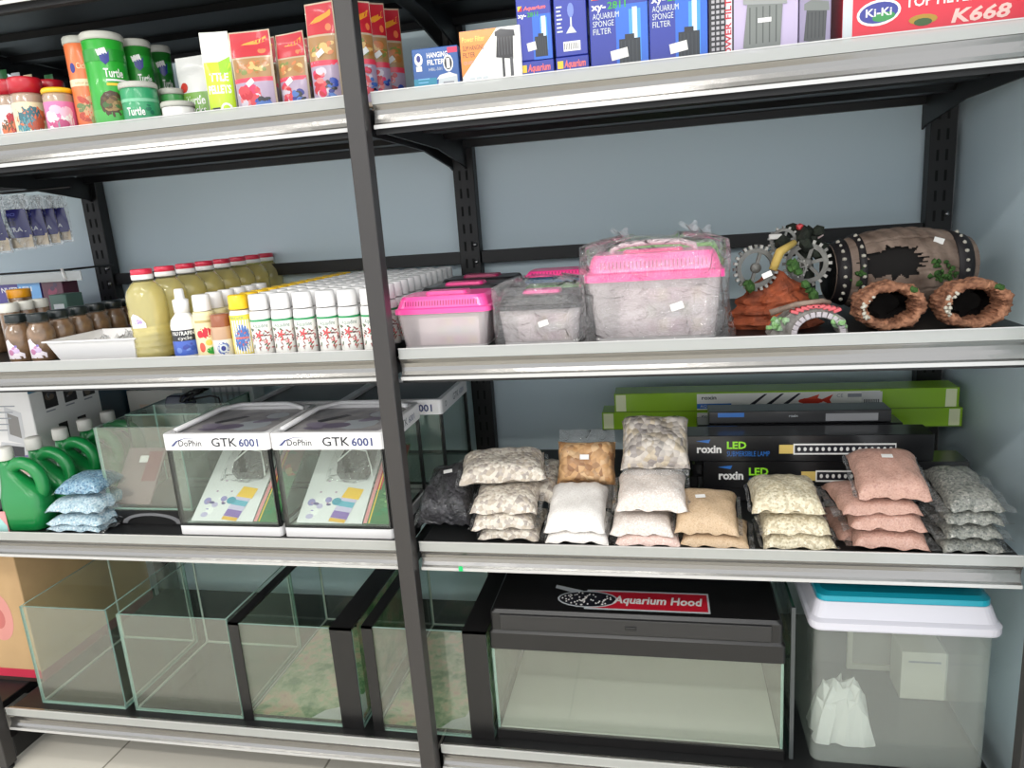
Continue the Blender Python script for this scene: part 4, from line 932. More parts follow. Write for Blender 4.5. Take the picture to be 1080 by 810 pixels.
for (sx, ax, n) in ((.42, -.10, 34), (-.72, .0, 10)):
    m = MB()
    for k in range(n):
        s_, a_ = sx + rnd.gauss(0, .08), ax + rnd.gauss(0, .14); rr_ = rad(s_) * 1.02; m.blob((s_ * Lb, -rr_ * math.cos(a_), zc_ + rr_ * math.sin(a_)), rnd.uniform(.003, .006), MOSS, 1, .35, seed=k)
    m.build('moss', bar)
m = MB(); a_ = .75; rr_ = rad(.4) * 1.03; m.box(-.010, .010, -.0006, .0006, -.006, .006, PAPER, M=Matrix.Translation((.40 * Lb, -rr_ * math.cos(a_), zc_ + rr_ * math.sin(a_))) @ Matrix.Rotation(a_ - 1.4 + .65, 4, 'X') @ Matrix.Rotation(.3, 4, 'Y')); m.build('price_sticker', bar)
# hollow bark rings
BARK = mat((180, 128, 98), .8, 0, 0, .4, (110, .9, .008), (60, (104, 66, 48), .16))
def barkring(pl, pr, pt, pb, Y, label, seed, inner):
    a, b = at(pl, (pt + pb) / 2, Y).x, at(pr, (pt + pb) / 2, Y).x; h = at((pl + pr) / 2, pt, Y).z - s2
    t = thing('bark_ring', label, 'ornament', ((a + b) / 2, Y, s2 + .0005), .05); rx_, rz_ = (b - a) / 2 * .96, h / 2 * 1.02
    def fn(u, v):
        A = 2 * PI * u; B = 2 * PI * v; tk = .0095 * (1 + .22 * math.sin(7 * A + seed) + .12 * math.sin(17 * A + 3 * seed) + .15 * math.sin(9 * A + 3 * B) + .16 * math.sin(29 * A + 2 * B) + .1 * math.sin(41 * A - 5 * B))
        ex = abs(math.sin(B)) ** .6 * (1 if math.sin(B) > 0 else -1); ey = abs(math.cos(B)) ** .6 * (1 if math.cos(B) > 0 else -1)
        return ((rx_ - .0105 + tk * ey) * math.cos(A), .032 + .032 * ex * (1 + .1 * math.sin(5 * A)), rz_ + (rz_ - .008 + tk * ey * .8) * math.sin(A))
    m = MB(); m.grid(fn, 150, 24, BARK, False, True); m.build('bark', t)
    m = MB(); rnd = random.Random(seed)
    for k in range(16):
        A = PI + rnd.uniform(-.75, .55); q = rnd.uniform(.85, 1.0); m.blob(((rx_ - .006) * math.cos(A) * q, -.003 + rnd.uniform(-.003, .004), rz_ + (rz_ - .006) * math.sin(A) * q), rnd.uniform(.0022, .004), STUD, 1, .2, seed=k)
    m.build('pebble_trim', t)
    m = MB()
    for k in range(8): A = .9 + rnd.gauss(0, .04); m.blob(((rx_ - .006) * math.cos(A), .004, rz_ + (rz_ - .006) * math.sin(A)), .0055, MOSS, 1, .35, seed=k)
    m.build('moss', t)
    m = MB(); m.lathe([(0, 0), (1, 0)], DARKIN, 24, M=Matrix.Translation((0, .055, rz_)) @ Matrix.Diagonal((rx_ * .9, 1, rz_ * .85, 1)) @ Matrix.Rotation(PI / 2, 4, 'X')); m.build('hole_shade', t)  # added disc closing the hollow ring, its colour standing in for shade
barkring(903, 983, 300, 345, .06, 'hollow bark ring ornament in front of the barrel', 2, 0)
barkring(990, 1075, 297, 341, .05, 'hollow bark ring ornament near the right end of the shelf', 5, 0)
# little bridge
Yb = .055; a, b = at(810, 340, Yb).x, at(896, 336, Yb).x; xc = (a + b) / 2; hw = (b - a) / 2; hb_ = at(850, 318, Yb).z - s2
br = thing('bridge_ornament', 'small stone arch bridge ornament with red tiles and green moss', 'ornament', (xc, Yb, s2 + .0005))
m = MB(); arch = [(hw * .52 * math.cos(PI * k / 14) + hw * .25, hb_ * .50 * math.sin(PI * k / 14)) for k in range(15)]
outl = [(hw * .98, 0), (hw * .9, hb_ * .42), (hw * .55, hb_ * .72), (hw * .1, hb_ * .82), (-hw * .4, hb_ * .7), (-hw * .8, hb_ * .35), (-hw * .98, 0)]
m.prism(arch[::1] + outl[::-1], 'y', 0, .05, mat((150, 146, 140), .8, 0, 0, .4, (120, .5, .004), (70, (96, 92, 88), .2))); m.build('arch', br)
m = MB()
for k in range(13): A = PI * (k + .5) / 13; m.box(-.0042, .0042, -.004, .003, -.005, .005, mat((190, 182, 186), .7), .001, 1, M=Matrix.Translation((hw * .25 + hw * .60 * math.cos(A), 0, hb_ * .58 * math.sin(A) + .001)) @ Matrix.Rotation(PI / 2 - A, 4, 'Y'))
m.build('arch_stones', br)
m = MB()
for k in range(9): m.box(-.007, .007, -.006, .012, -.003, .003, K(206, 90, 96), .001, 1, M=Matrix.Translation((-hw * .35 + hw * .13 * k, 0, hb_ * (.70 + .14 * math.sin(PI * k / 8)))) @ Matrix.Rotation(.3 - .08 * k, 4, 'Y'))
m.build('red_tiles', br)
m = MB(); m.tube([(-hw * .95, .0, hb_ * .70), (-hw * .3, .0, hb_ * .92), (hw * .35, .004, hb_ * .98), (hw * .55, .01, hb_ * .9)], [.006, .005, .005, .004], WOODD, 8); m.build('branch_rail', br)
m = MB(); rnd = random.Random(6)
for k in range(26):
    s_ = rnd.choice((-1, -1, 1)); m.blob((s_ * hw * rnd.uniform(.55, .98), rnd.uniform(-.008, .01), .006 + rnd.uniform(0, hb_ * .42)), rnd.uniform(.004, .008), mat((120, 170, 90), .8, 0, 0, .4, (150, .5, .004), (60, (170, 190, 170), .2)), 1, .35, seed=k)
m.build('moss', br)
# ------------------------------------------------------------------ third shelf, left bay
s3 = S[3]
# big white carton with product pictures
Xc_, Yc_ = -1.12, .223
hc = .335
t = thing('appliance_carton', 'large white carton with small product photos behind the green jugs', 'box', (Xc_, Yc_, s3 + .0005))
m = MB(); m.box(-.42, 0, 0, .40, 0, hc, K(230, 228, 226), .002, 1); m.build('carton', t)
P = Print(front(-.42, 0, 0), .0004)
for px, py, w_, h_, c_ in ((15, 447, .030, .060, GREY), (16, 475, .055, .030, INK)):
    q = at(px, py, Yc_); u, v = q.x - Xc_ + .42, q.z - s3
    P.poly([(u - w_, v - h_ * .8), (u + w_ * .8, v - h_), (u + w_, v + h_ * .5), (u - w_ * .7, v + h_ * .8)], K(200, 200, 202)); P.poly([(u - w_ * .7, v - h_ * .5), (u + w_ * .5, v - h_ * .7), (u + w_ * .6, v + h_ * .3), (u - w_ * .5, v + h_ * .5)], c_ if c_ == INK else K(130, 126, 122))
for k in range(5): P.rect(.30, .37 - .01 * k, hc * (.80 - .05 * k), hc * (.81 - .05 * k), GREY)
P.rect(.33, .36, hc * .34, hc * .38, K(110, 90, 150)); P.rect(.365, .39, hc * .35, hc * .39, K(110, 90, 150)); P.rect(.30, .415, hc * .22, hc * .30, K(214, 180, 170))
P.build('printed_front', t)
P = Print(rightf(0, 0, 0), .0004)
P.rect(.24, .40, 0, hc, K(36, 62, 76)); P.rect(0, .07, hc * .90, hc, K(60, 120, 150))
PH = [K(40, 38, 40), K(96, 84, 72), K(120, 120, 124), K(60, 60, 66), K(80, 70, 60)]
for a in range(3):
    for b, (w_, h_) in enumerate(((.045, .062), (.032, .050))):
        u, v = .045 + a * .068 + b * .030 * (a < 2), hc * (.74 - .30 * b)
        if b and a == 2: continue
        P.rect(u, u + w_, v, v + h_, PH[0]); art(P, u, u + w_, v, v + h_, PH[1:], 5, a * 3 + b, .15, .3); P.rect(u, u + w_ * .7, v - .010, v - .006, GREY)
P.rect(.05, .14, hc * .28, hc * .295, GREY); P.rect(.05, .12, hc * .24, hc * .255, GREY)
P.build('printed_side', t)
# green jugs
JG = mat((18, 128, 62), .32, 0, .3); 
def jug(X, Y, label):
    t = thing('green_jug', label, 'jug', (X, Y, s3 + .0005), .1, 'green jugs with white caps')
    m = MB(); hx, hy = .056, .036
    sec = [(0, .86, 0), (.004, .94, 0), (.05, 1, 0), (.085, .98, 0), (.105, .84, -.006), (.125, .58, -.022), (.145, .38, -.032), (.165, .30, -.034), (.178, .27, -.034)]
    def rr(z, k, dx):
        r_ = min(.024, hx * k * .6, hy * max(.55, k) * .95); kk = max(.5, k)
        return [(x + dx, y + hy, z) for x, y in rrect(hx * k, hy * kk if k > .4 else hx * k, r_ if k > .4 else hx * k * .98)]
    loft(m, [rr(*s_) for s_ in sec], JG, True, True, True)
    pts = [(-.030, hy, .150), (-.008, hy, .166), (.020, hy, .163), (.042, hy, .143), (.050, hy, .115), (.044, hy, .088), (.02, hy, .070)]
    fine = []
    for i in range(len(pts) - 1):
        for k in range(4):
            p0, p1, p2, p3 = [Vector(pts[max(0, min(len(pts) - 1, i + d))]) for d in (-1, 0, 1, 2)]; u = k / 4
            fine.append(.5 * ((2 * p1) + (p2 - p0) * u + (2 * p0 - 5 * p1 + 4 * p2 - p3) * u * u + (3 * p1 - p0 - 3 * p2 + p3) * u ** 3))
    fine.append(Vector(pts[-1]))
    m2 = MB(); m2.tube(fine, .0162, JG, 12); 
    m.build('jug_body', t); m2.build('handle', t)
    m = MB(); m.lathe([(.0185, .178), (.0195, .180), (.019, .206), (.017, .209), (0, .209)], mat((212, 210, 202), .5), 24, (-.034, hy, 0)); m.build('cap', t)
    return t
j0 = None
for k in range(5):
    lb = 'green jug with loop handle and white cap, %s in the row running back' % ['nearest', 'second', 'third', 'fourth', 'farthest'][k]
    if j0 is None: j0 = jug(-1.0 - .012, .022, lb)
    else: dup(j0, (-1.012 + .004 * k, .022 + .0825 * k, s3 + .0005), lb)
t = thing('packet', 'pastel pink and teal packet below the nearest green jug', 'packet', (at(4, 555, .0).x - .02, .016, s3 + .0005), .1)
m = MB(); m.box(-.05, .012, 0, .003, 0, .055, K(226, 150, 150), .001, 1); m.build('card', t)
P = Print(front(0, 0, 0), .0004); P.poly([(-.02, .002), (.011, .002), (.011, .018), (-.01, .05)], K(160, 206, 200)); P.build('printed_front', t)

# ---- gravel bags
BAGN = [0]
def cushion(parent, w, d, h, mt, seed, name='bag_body', seal=.02, crinkle=.05, sealm=None, ends='x', flat=.16, nu=30, nv=26):
    rnd = random.Random(seed); ph = [rnd.uniform(0, 6.28) for _ in range(10)]; am = [rnd.uniform(.4, 1) for _ in range(10)]
    def pos(u, v, top):
        a, b = 2 * u - 1, 2 * v - 1
        ka = max(0, 1 - abs(a) ** 4.2) ** .5; kb = max(0, 1 - abs(b) ** 4.2) ** .5
        th = ka * kb
        lump = 1 + crinkle * (am[0] * math.sin(3.1 * a + ph[0] + 2 * b) + am[1] * math.sin(4.3 * b + ph[1] - 1.5 * a) + .7 * am[2] * math.sin(7 * a + 5 * b + ph[2]))
        pin = .05
        x = w / 2 * a * (1 - pin * (1 - b * b) * abs(a) ** 3) * (1 + .012 * math.sin(6 * b + ph[3])); y = d / 2 * b * (1 - pin * (1 - a * a) * abs(b) ** 3) * (1 + .012 * math.sin(5 * a + ph[4])) + d / 2
        edge = .0025 * math.sin(8 * a + ph[5]) * (abs(b) ** 8) + .0025 * math.sin(9 * b + ph[6]) * abs(a) ** 8
        zc = h * flat; wr = .03 * h * (math.sin(15 * a + ph[8]) * abs(b) ** 3 + math.sin(13 * b + ph[9]) * abs(a) ** 3 + .6 * math.sin(9 * (a - b) + ph[3]) * math.sin(7 * a + ph[4]))
        edge += wr if top else 0
        return (x, y, zc + (h * (1 - flat) * th * lump if top else -h * flat * min(1, th * 1.3)) + edge)
    m = MB(); m.grid(lambda u, v: pos(u, v, True), nu, nv, mt, True); m.grid(lambda u, v: pos(1 - u, v, False), nu // 2, nv // 2, mt, True)
    o = m.build(name, parent)
    # sealed film margins
    m = MB(); sm = sealm or FILM2
    for sgn in (-1, 1):
        m2 = MB()
        if ends == 'x': m2.grid(lambda u, v: (sgn * (w / 2 + seal * u), d * (.02 + .96 * v), h * flat + .004 * math.sin(17 * v + ph[7]) * u - h * flat * .5 * u), 3, 18, sm)
        else: m2.grid(lambda u, v: ((v - .5) * w * .96, (d + seal * u) if sgn > 0 else -seal * u, h * flat + .004 * math.sin(17 * v + ph[7]) * u - h * flat * .5 * u), 3, 18, sm)
        m2.build('seal', parent)
    return o
def tiltfor(mx, Y0, z0, d, h, py):
    """lean that brings the bag's far edge up to picture row py"""
    best = 0; be = 1e9
    for i in range(0, 76):
        th = R(i); y = Y0 + d * math.cos(th) - h * .5 * math.sin(th); z = z0 + d * math.sin(th) + h * .5 * math.cos(th)
        q = MR.transposed() @ (Vector((mx, y, z)) - CAMP); e = abs(405 - F * q.z / q.y - py)
        if e < be: be, best = e, th
    return best
def bag(pl, pr, pb, pt, Y0, d, h, mt, label, group=None, seed=None, rz=0, rx=None, seal=.012, ends='x', crinkle=.05, sealm=None, sticker=None, name='gravel_bag', zmin=None, nu=30):
    if Y0 < .06 and zmin is None: Y0 -= .015
    BAGN[0] += 1; sd = seed or BAGN[0]
    z0 = max(s3 + .0006, at((pl + pr) / 2, pb, Y0).z if zmin is None else zmin)
    xa, xb = at(pl, pb, Y0).x, at(pr, pb, Y0).x; xm = (xa + xb) / 2
    th = tiltfor(xm, Y0, z0, d, h, pt) if rx is None else rx
    t = thing(name, label, 'bag', (xm, Y0, z0), rz, group, rx=th)
    cushion(t, xb - xa - (2 * seal if ends == 'x' else 0), d, h, mt, sd, 'bag_body', seal, crinkle, sealm, ends, nu=nu)
    if sticker:
        u, v, a = sticker
        m = MB(); m.box(-.010, .010, -.0055, .0055, 0, .0006, PAPER, M=Matrix.Translation((u * (xb - xa), v * d, h * (1.05 + 1.2 * crinkle))) @ Matrix.Rotation(a, 4, 'Z')); m.build('price_sticker', t)
    return t
BLUEG = grains([(70, 110, 140), (110, 150, 175), (150, 180, 195), (60, 90, 120)], 260)
PALEG = grains([(150, 178, 190), (186, 206, 212), (120, 150, 168), (206, 216, 220)], 260)
PINKB = K(206, 130, 150)
bag(46, 108, 562, 553, .030, .13, .020, PALEG, 'pale blue gravel bag, lowest of the small pile beside the bare tank', seal=.01)
bag(46, 109, 556, 543, .030, .13, .026, PALEG, 'pale blue gravel bag, second from below in the small pile', seal=.01)
b3 = bag(43, 107, 543, 524, .032, .13, .034, PALEG, 'pale blue gravel bag with a pink patch showing, third in the small pile', seal=.01)
bag(55, 106, 523, 500, .045, .11, .036, BLUEG, 'deep blue gravel bag on top of the small pale blue pile', seal=.012, rz=.12)
# ---- bare glass tank
def pane(parent, x0, x1, y0, y1, z0, z1, g=GLASS, e=GEDGE, name='glass_pane'):
    m = MB(); m.box(x0, x1, y0, y1, z0, z1, g, edge=e); return m.build(name, parent)
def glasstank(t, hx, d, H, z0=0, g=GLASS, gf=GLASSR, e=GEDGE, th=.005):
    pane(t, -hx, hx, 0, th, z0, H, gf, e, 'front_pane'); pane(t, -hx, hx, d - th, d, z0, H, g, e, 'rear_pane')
    pane(t, -hx, -hx + th, th, d - th, z0, H, g, e, 'side_pane'); pane(t, hx - th, hx, th, d - th, z0, H, g, e, 'side_pane')
    pane(t, -hx + th, hx - th, th, d - th, z0, z0 + th, g, e, 'bottom_pane')
xa, xb = at(97, 452, .08).x, at(188, 452, .08).x; Ht = at(140, 451, .08).z - s3; hx = (xb - xa) / 2 - .003
t = thing('glass_tank', 'bare glass tank without trim on a low black base', 'tank', ((xa + xb) / 2, .08, s3 + .0005))
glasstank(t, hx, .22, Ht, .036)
m = MB(); loft(m, [rr3(hx, .11, .012, 0, .11), rr3(hx, .11, .012, .036, .11)], BLACKP)
b_ = m.build('base', t)
P = Print(front(0, 0, 0), .0006); 
m = MB(); m.prism([(hx * .72 * math.cos(PI * k / 16), .004 + .026 * math.sin(PI * k / 16)) for k in range(17)] + [(hx * .6 * math.cos(PI * (16 - k) / 16), .004 + .020 * math.sin(PI * (16 - k) / 16)) for k in range(17)], 'y', -.003, 0, K(120, 120, 122)); m.build('base_arch', b_)
q = at(137, 492, .13); t2 = thing('packet', 'flat red and grey packet with a white sticker inside the bare glass tank', 'packet', (q.x + .01, .100, s3 + .0005 + .0415 + .0005))
m = MB(); M_ = Matrix.Rotation(R(50), 4, 'X'); m.box(-.055, .055, 0, .150, 0, .006, K(126, 104, 104), .001, 1, M=M_); m.build('packet_card', t2)
m = MB(); m.box(-.012, .012, .11, .128, .006, .0068, PAPER, M=M_); m.build('price_sticker', t2); m = MB(); m.box(.01, .05, .06, .14, .0061, .0066, K(120, 52, 58), M=M_); m.build('red_print', t2)
# pump with cable on a smoky tank behind
YB = .315
xa2, xb2 = at(132, 440, YB).x, at(212, 440, YB).x; h2 = at(150, 437, YB).z - s3
t = thing('glass_tank', 'shorter glass tank behind the bare one, with a cabled pump on its cover', 'tank', ((xa2 + xb2) / 2, YB, s3 + .0005)); hx2 = (xb2 - xa2) / 2
glasstank(t, hx2, .24, h2 - .004, .0, e=GEDGE2); pane(t, -hx2, hx2, 0, .24, h2 - .004, h2, clear((200, 216, 214), .2), GEDGE, 'cover_pane')
q = at(186, 434, YB + .05)
t = thing('air_pump', 'small grey pump with a looped black cable on a glass cover', 'pump', (q.x, YB + .05, s3 + .001 + h2))
m = MB(); loft(m, [rr3(.036, .024, .012, 0, .024), rr3(.038, .026, .012, .012, .024), rr3(.032, .02, .012, .032, .024), rr3(.022, .014, .01, .036, .024)], mat((62, 66, 80), .25, 0, .4)); m.build('pump_body', t)
m = MB(); rnd = random.Random(5); pts = [(.03, .02, .02)]
for k in range(30):
    a = k * .62; pts.append((.045 + .035 * math.sin(a) + .012 * math.sin(2.3 * a), .012 + .018 * math.cos(a * 1.3), .018 + .022 * (1 + math.sin(a * .9 + 1)) * .7))
pts += [(.10, .02, .03), (.125, .02, .024), (.135, .01, .006)]
m.tube(pts, .0028, BLACK, 6); m.build('cable', t)
# boxes and clear packages at the back
def fbox(pl, pr, pt, Y, dep, z0, label, col, name='box', cat='box'):
    xa, xb = max(-1.112, at(pl, pt, Y).x), at(pr, pt, Y).x; h = at((pl + pr) / 2, pt, Y).z - z0
    return carton(name, label, xa, xb, Y, dep, z0, h, col)
t, hw, P, Q = fbox(118, 192, 412, .565, .06, s3, 'pale cream carton at the back behind the smoky tank', K(216, 212, 204), 'backstock_carton')
P.rect(-hw * .6, hw * .2, .06, .18, K(224, 200, 180)); P.rect(-hw * .9, hw * .9, .26, .27, PALE); P.build('printed_front', t)
t, hw, P, Q = fbox(222, 266, 408, .565, .06, s3, 'grey white carton with a dark swoosh at the back beside the pump', K(196, 196, 198), 'backstock_carton')
P.poly([(-hw * .8, .29), (-hw * .2, .315), (hw * .6, .31), (-hw * .1, .305)], INK); P.text('DoPhin', -hw * .5, .285, .014, INK, hw * 1.1)
for k in range(5): P.rect(-hw * .9 + k * hw * .3, -hw * .8 + k * hw * .3, .2, .28, GREY)
P.rect(hw * .55, hw * .95, .25, .30, K(40, 70, 170)); P.build('printed_front', t)

# ---- white trimmed starter tanks
TOPM = mat((190, 186, 184), .5, 0, .3, .5, None, (22, (150, 146, 150), .2))
GTKB = K(60, 70, 120); SIL = mat((22, 22, 24), .3)
def gtk(X, Y, label, kit=True, dark=False):
    t = thing('starter_tank', label, 'tank', (X, Y, s3 + .0005)); hx, d, H = .131, .245, .246
    m = MB(); loft(m, [rr3(hx, d / 2, .008, 0, d / 2), rr3(hx, d / 2, .008, .022, d / 2)], WHITEP); m.build('base_trim', t)
    glasstank(t, hx - .004, d - .006, H - .030, .0225, g=GLASS, gf=GLASS, e=SIL)
    for sx in (-1, 1):
        for y in (.004, d - .012):
            m = MB(); m.box(sx * (hx - .005) - .004, sx * (hx - .005) + .004, y, y + .008, .022, H - .034, SIL); m.build('corner_seal', t)
    m = MB()
    o_ = rr3(hx + .002, d / 2 + .002, .010, 0, d / 2); i_ = rr3(hx - .010, d / 2 - .010, .010, 0, d / 2)
    z_ = lambda P_, z: [(x, y, z) for x, y, _ in P_]
    loft(m, [z_(i_, H - .038), z_(o_, H - .038), z_(o_, H - .002), z_([(x * .99, (y - d / 2) * .99 + d / 2, 0) for x, y, _ in o_], H), z_(i_, H), z_(i_, H - .038)], WHITEP, False, False); tr = m.build('top_trim', t)
    P = Print(front(0, -.002, H - .038), .0004)
    P.text('DoPhin', -hx * .70, .0095, .0145, INK, .058, .012)
    P.poly([(-hx * .86, .0095), (-hx * .80, .0095), (-hx * .70, .022), (-hx * .74, .0225)], GTKB); P.poly([(-hx * .74, .0225), (-hx * .70, .022), (-hx * .56, .0275), (-hx * .57, .0287)], GTKB); P.poly([(-hx * .57, .0287), (-hx * .56, .0275), (-hx * .34, .0280), (-hx * .34, .0285)], GTKB)
    P.text('GTK', -hx * .06, .0085, .020, INK, .064, .012); P.text('6001', hx * .46, .0085, .0175, GTKB, .048, .025)
    P.build('printed_name', tr)
    P = Print(rightf(hx + .002, 0, H - .038), .0004); P.text('D', .03, .012, .014, INK); P.text('GTK', .10, .010, .017, INK, .05); P.text('6001', .16, .010, .015, GTKB, .04); P.build('printed_side', tr)
    m = MB(); loft(m, [rr3(hx - .011, d / 2 - .011, .01, H - .010, d / 2), rr3(hx - .012, d / 2 - .012, .01, H - .008, d / 2)], BLACKP if dark else TOPM); c_ = m.build('cover', t)
    if not dark:
        P = Print(topf(0, d / 2, H - .008), .0004)
        P.poly([(-hx * .6, .0), (-hx * .2, .05), (-hx * .05, .04), (-hx * .5, -.02)], INK); art(P, -hx * .85, hx * .85, -d * .4, d * .4, [K(120, 110, 130), K(206, 204, 206), K(150, 140, 160), K(190, 196, 200)], 9, 4, .1, .25); P.build('printed_cover', c_)
        m = MB(); m.tube([(-hx * .9, .03, H), (-hx * .8, d * .75, H + .006), (-hx * .5, d * .92, H + .008), (hx * .5, d * .92, H + .008), (hx * .9, d * .8, H + .004)], .006, WHITEP, 8); m.build('rim_handle', t)
    if kit:
        z0 = s3 + .0005 + .0225 + .0055
        def slanted(name, lab, cat, x0, x1, y0, ln, ang, th, col, z=z0):
            q = thing(name, lab, cat, (X + (x0 + x1) / 2, Y + y0, z)); mm = MB(); M_ = Matrix.Rotation(ang, 4, 'X'); hw = (x1 - x0) / 2
            mm.box(-hw, hw, 0, ln, 0, th, col, .0006, 1, M=M_); mm.build('card', q)
            return q, hw, M_, (lambda u, v, o: tuple(M_ @ Vector((u, v, th + o))))
        side = 'left' if X < -.3 else 'right'
        where = 'inside the starter tank beside the bare tank' if X < -.3 else 'inside the starter tank beside the front upright'
        q, hw, M_, fn = slanted('leaflet', 'slanting white printed leaflet ' + where, 'leaflet', -.105, .055, .012, .235, R(36), .004, K(228, 226, 224))
        P = Print(fn, .0004)
        art(P, -hw * .9, -hw * .1, .005, .07, [K(150, 140, 190), K(190, 180, 210), K(90, 80, 130), WHT], 9, 2, .06, .16)
        for k in range(8): P.ell(-hw * .7 + hw * .16 * k, .05 + .03 * (k % 3), .003, .002, K(170, 130, 160))
        bu = hw * .25
        P.poly([(bu - .022, .008), (bu + .020, .002), (bu + .034, .070), (bu - .006, .076)], K(200, 190, 216)); P.poly([(bu - .020, .014), (bu + .021, .008), (bu + .024, .026), (bu - .016, .032)], K(130, 100, 170)); P.poly([(bu - .012, .044), (bu + .027, .038), (bu + .030, .052), (bu - .009, .058)], K(90, 170, 190)); P.poly([(bu - .008, .066), (bu + .036, .060), (bu + .042, .088), (bu + .002, .094)], K(246, 196, 40)); P.ell(bu - .016, .055, .012, .010, K(60, 150, 170)); P.poly([(bu - .022, .004), (bu + .018, -.001), (bu + .02, .008), (bu - .020, .013)], K(226, 176, 60))
        P.build('printed_leaflet', q)
        q, hw, M_, fn = slanted('colour_card', 'narrow red yellow and green printed card ' + where, 'card', .058, .118, .012, .225, R(34), .004, K(60, 120, 70))
        P = Print(fn, .0004); P.rect(-hw, -hw * .72, .0, .22, K(226, 150, 150)); P.rect(-hw * .72, -hw * .35, .09, .22, K(196, 40, 50)); P.rect(-hw * .6, -hw * .5, .0, .2, K(240, 200, 60)); P.rect(-hw * .3, hw, .14, .22, K(120, 50, 44)); art(P, -hw * .3, hw * .9, .01, .13, [K(30, 110, 60), K(90, 150, 90), K(40, 130, 80), K(140, 180, 120)], 12, 7, .1, .3); art(P, -hw * .5, hw, .12, .21, [K(190, 60, 50), K(140, 90, 60), K(210, 170, 120), K(60, 90, 50)], 12, 8, .1, .25); P.build('printed_card', q)
        q = thing('filter_pack', 'dark pouched filter ' + where, 'filter', (X + .01, Y + .098, z0 + .072)); M_ = Matrix.Rotation(R(36), 4, 'X')
        mm = MB(); mm.prism([(-.036, 0), (.030, 0), (.036, .02), (.036, .085), (-.03, .085), (-.042, .03)], 'z', .002, .030, mat((30, 30, 33), .3), M=M_); mm.build('filter_body', q)
        mm = MB(); mm.grid(lambda u, v: tuple(M_ @ Vector(((u - .5) * .11, -.028 + .13 * v, .034 + .006 * math.sin(8 * u + 5 * v)))), 8, 8, FILM); mm.tube([M_ @ Vector(p) for p in ((-.04, .03, .034), (-.01, .06, .042), (.03, .05, .046), (.05, .01, .04), (.055, -.01, .03))], .0018, mat((226, 226, 222), .3), 6); mm.build('pouch_film', q)
    return t
XG1 = (at(172, 475, .028).x + at(285, 475, .028).x) / 2; XG2 = (at(288, 475, .028).x + at(403, 475, .028).x) / 2
gtk(XG1, .03, 'white trimmed starter tank beside the bare glass tank')
gtk(XG2, .03, 'white trimmed starter tank beside the front upright')
gtk(at(262, 432, .30).x + .133, .30, 'dark covered starter tank behind, in the rear row nearer the pump', False, True)
gtk(at(466, 430, .30).x - .133, .30, 'dark covered starter tank in the rear row, its corner past the upright', False, True)
# ------------------------------------------------------------------ third shelf, right bay: bags and lamp boxes
CHAR = grains([(34, 33, 35), (58, 56, 60), (24, 24, 26), (80, 78, 82)], 150, .003, .9, .08)
SHELLM = grains([(206, 196, 182), (222, 214, 200), (186, 172, 154), (160, 150, 142), (214, 202, 188)], 120, .004, .5)
BROWNG = grains([(190, 140, 90), (214, 170, 120), (150, 104, 66), (226, 190, 146)], 75, .006, .6)
SANDW = grains([(228, 222, 216), (236, 232, 226), (214, 206, 200)], 600, .0006, .35, .25)
PEBW = grains([(180, 172, 164), (210, 200, 188), (146, 138, 134), (200, 184, 158), (164, 156, 154)], 78, .008, .7, .1)
GRITW = grains([(222, 212, 204), (206, 192, 182), (236, 230, 224)], 420, .0008, .4, .2)
PINKG = grains([(226, 200, 190), (214, 180, 168), (236, 216, 206)], 420, .0008, .5, .15)
TAN = grains([(196, 166, 132), (206, 180, 148), (180, 150, 116)], 560, .0006, .5, .15)
BEIGE = grains([(206, 194, 164), (226, 216, 190), (176, 164, 136), (196, 180, 150)], 230, .0016, .6, .1)
PINKS = grains([(186, 144, 128), (196, 156, 140), (170, 126, 112)], 420, .0008, .6, .12)
GREYG = grains([(110, 112, 106), (140, 140, 132), (84, 88, 84), (160, 158, 150)], 260, .0014, .8, .08)
# lamp boxes
s3 = S[3]
LBK = mat((22, 22, 24), .28, 0, .3)
def lampbox(x0, x1, Y, dep, z0, h, label, design=None, rz=0):
    t = thing('lamp_box', label, 'box', ((x0 + x1) / 2, Y, z0), rz, 'black lamp boxes'); hw = (x1 - x0) / 2
    m = MB(); m.box(-hw, hw, 0, dep, 0, h, LBK, .001, 1); m.build('carton', t)
    P = Print(front(0, 0, 0), .0003); Q = Print(rightf(hw, 0, 0), .0003)
    if design: design(P, hw, h)
    if P.mb.v: P.build('printed_front', t)
    Q.rect(dep * .15, dep * .85, h * .2, h * .8, K(176, 178, 180)); Q.build('end_label', t)
    return t
LEDG = K(150, 226, 50); BLU = K(40, 110, 190); GOLD = K(226, 196, 110)
def d_lamp(u0):
    def d(P, hw, h):
        P.text('roxin', -hw + u0, h * .34, h * .30, WHT, .054, .035); P.poly([(-hw + u0 - .002, h * .80), (-hw + u0 + .03, h * .86), (-hw + u0 + .026, h * .72)], BLU)
        P.text('LED', -hw + u0 + .066, h * .50, h * .27, LEDG, .042, .03); P.text('SUBMERSIBLE LAMP', -hw + u0 + .066, h * .20, h * .20, BLU, .092, .0)
        u = -hw + u0 + .178
        P.rect(u, u + .030, h * .30, h * .64, GOLD); P.rect(u + .030, u + .24, h * .26, h * .68, WHT); P.rect(u + .033, u + .238, h * .32, h * .62, INK)
        for k in range(16): P.ell(u + .042 + .0125 * k, h * .47, .0036, h * .08, WHT, 8)
    return d
Yl = .265
zB = at(800, 515, Yl).z; zA = at(800, 486.5, Yl).z; zA2 = at(800, 459, Yl).z
hB = zA - zB - .001; hA = zA2 - zA - .001
x0A = at(722, 470, Yl).x; x0B = at(742, 500, Yl).x
hz = (zB - s3 - .002) / 1
lampbox(x0B - .01, x0B + .53, Yl + .002, .075, s3 + .0005, zB - s3 - .0015, 'black lamp box lowest in the front stack, behind the tan bags')
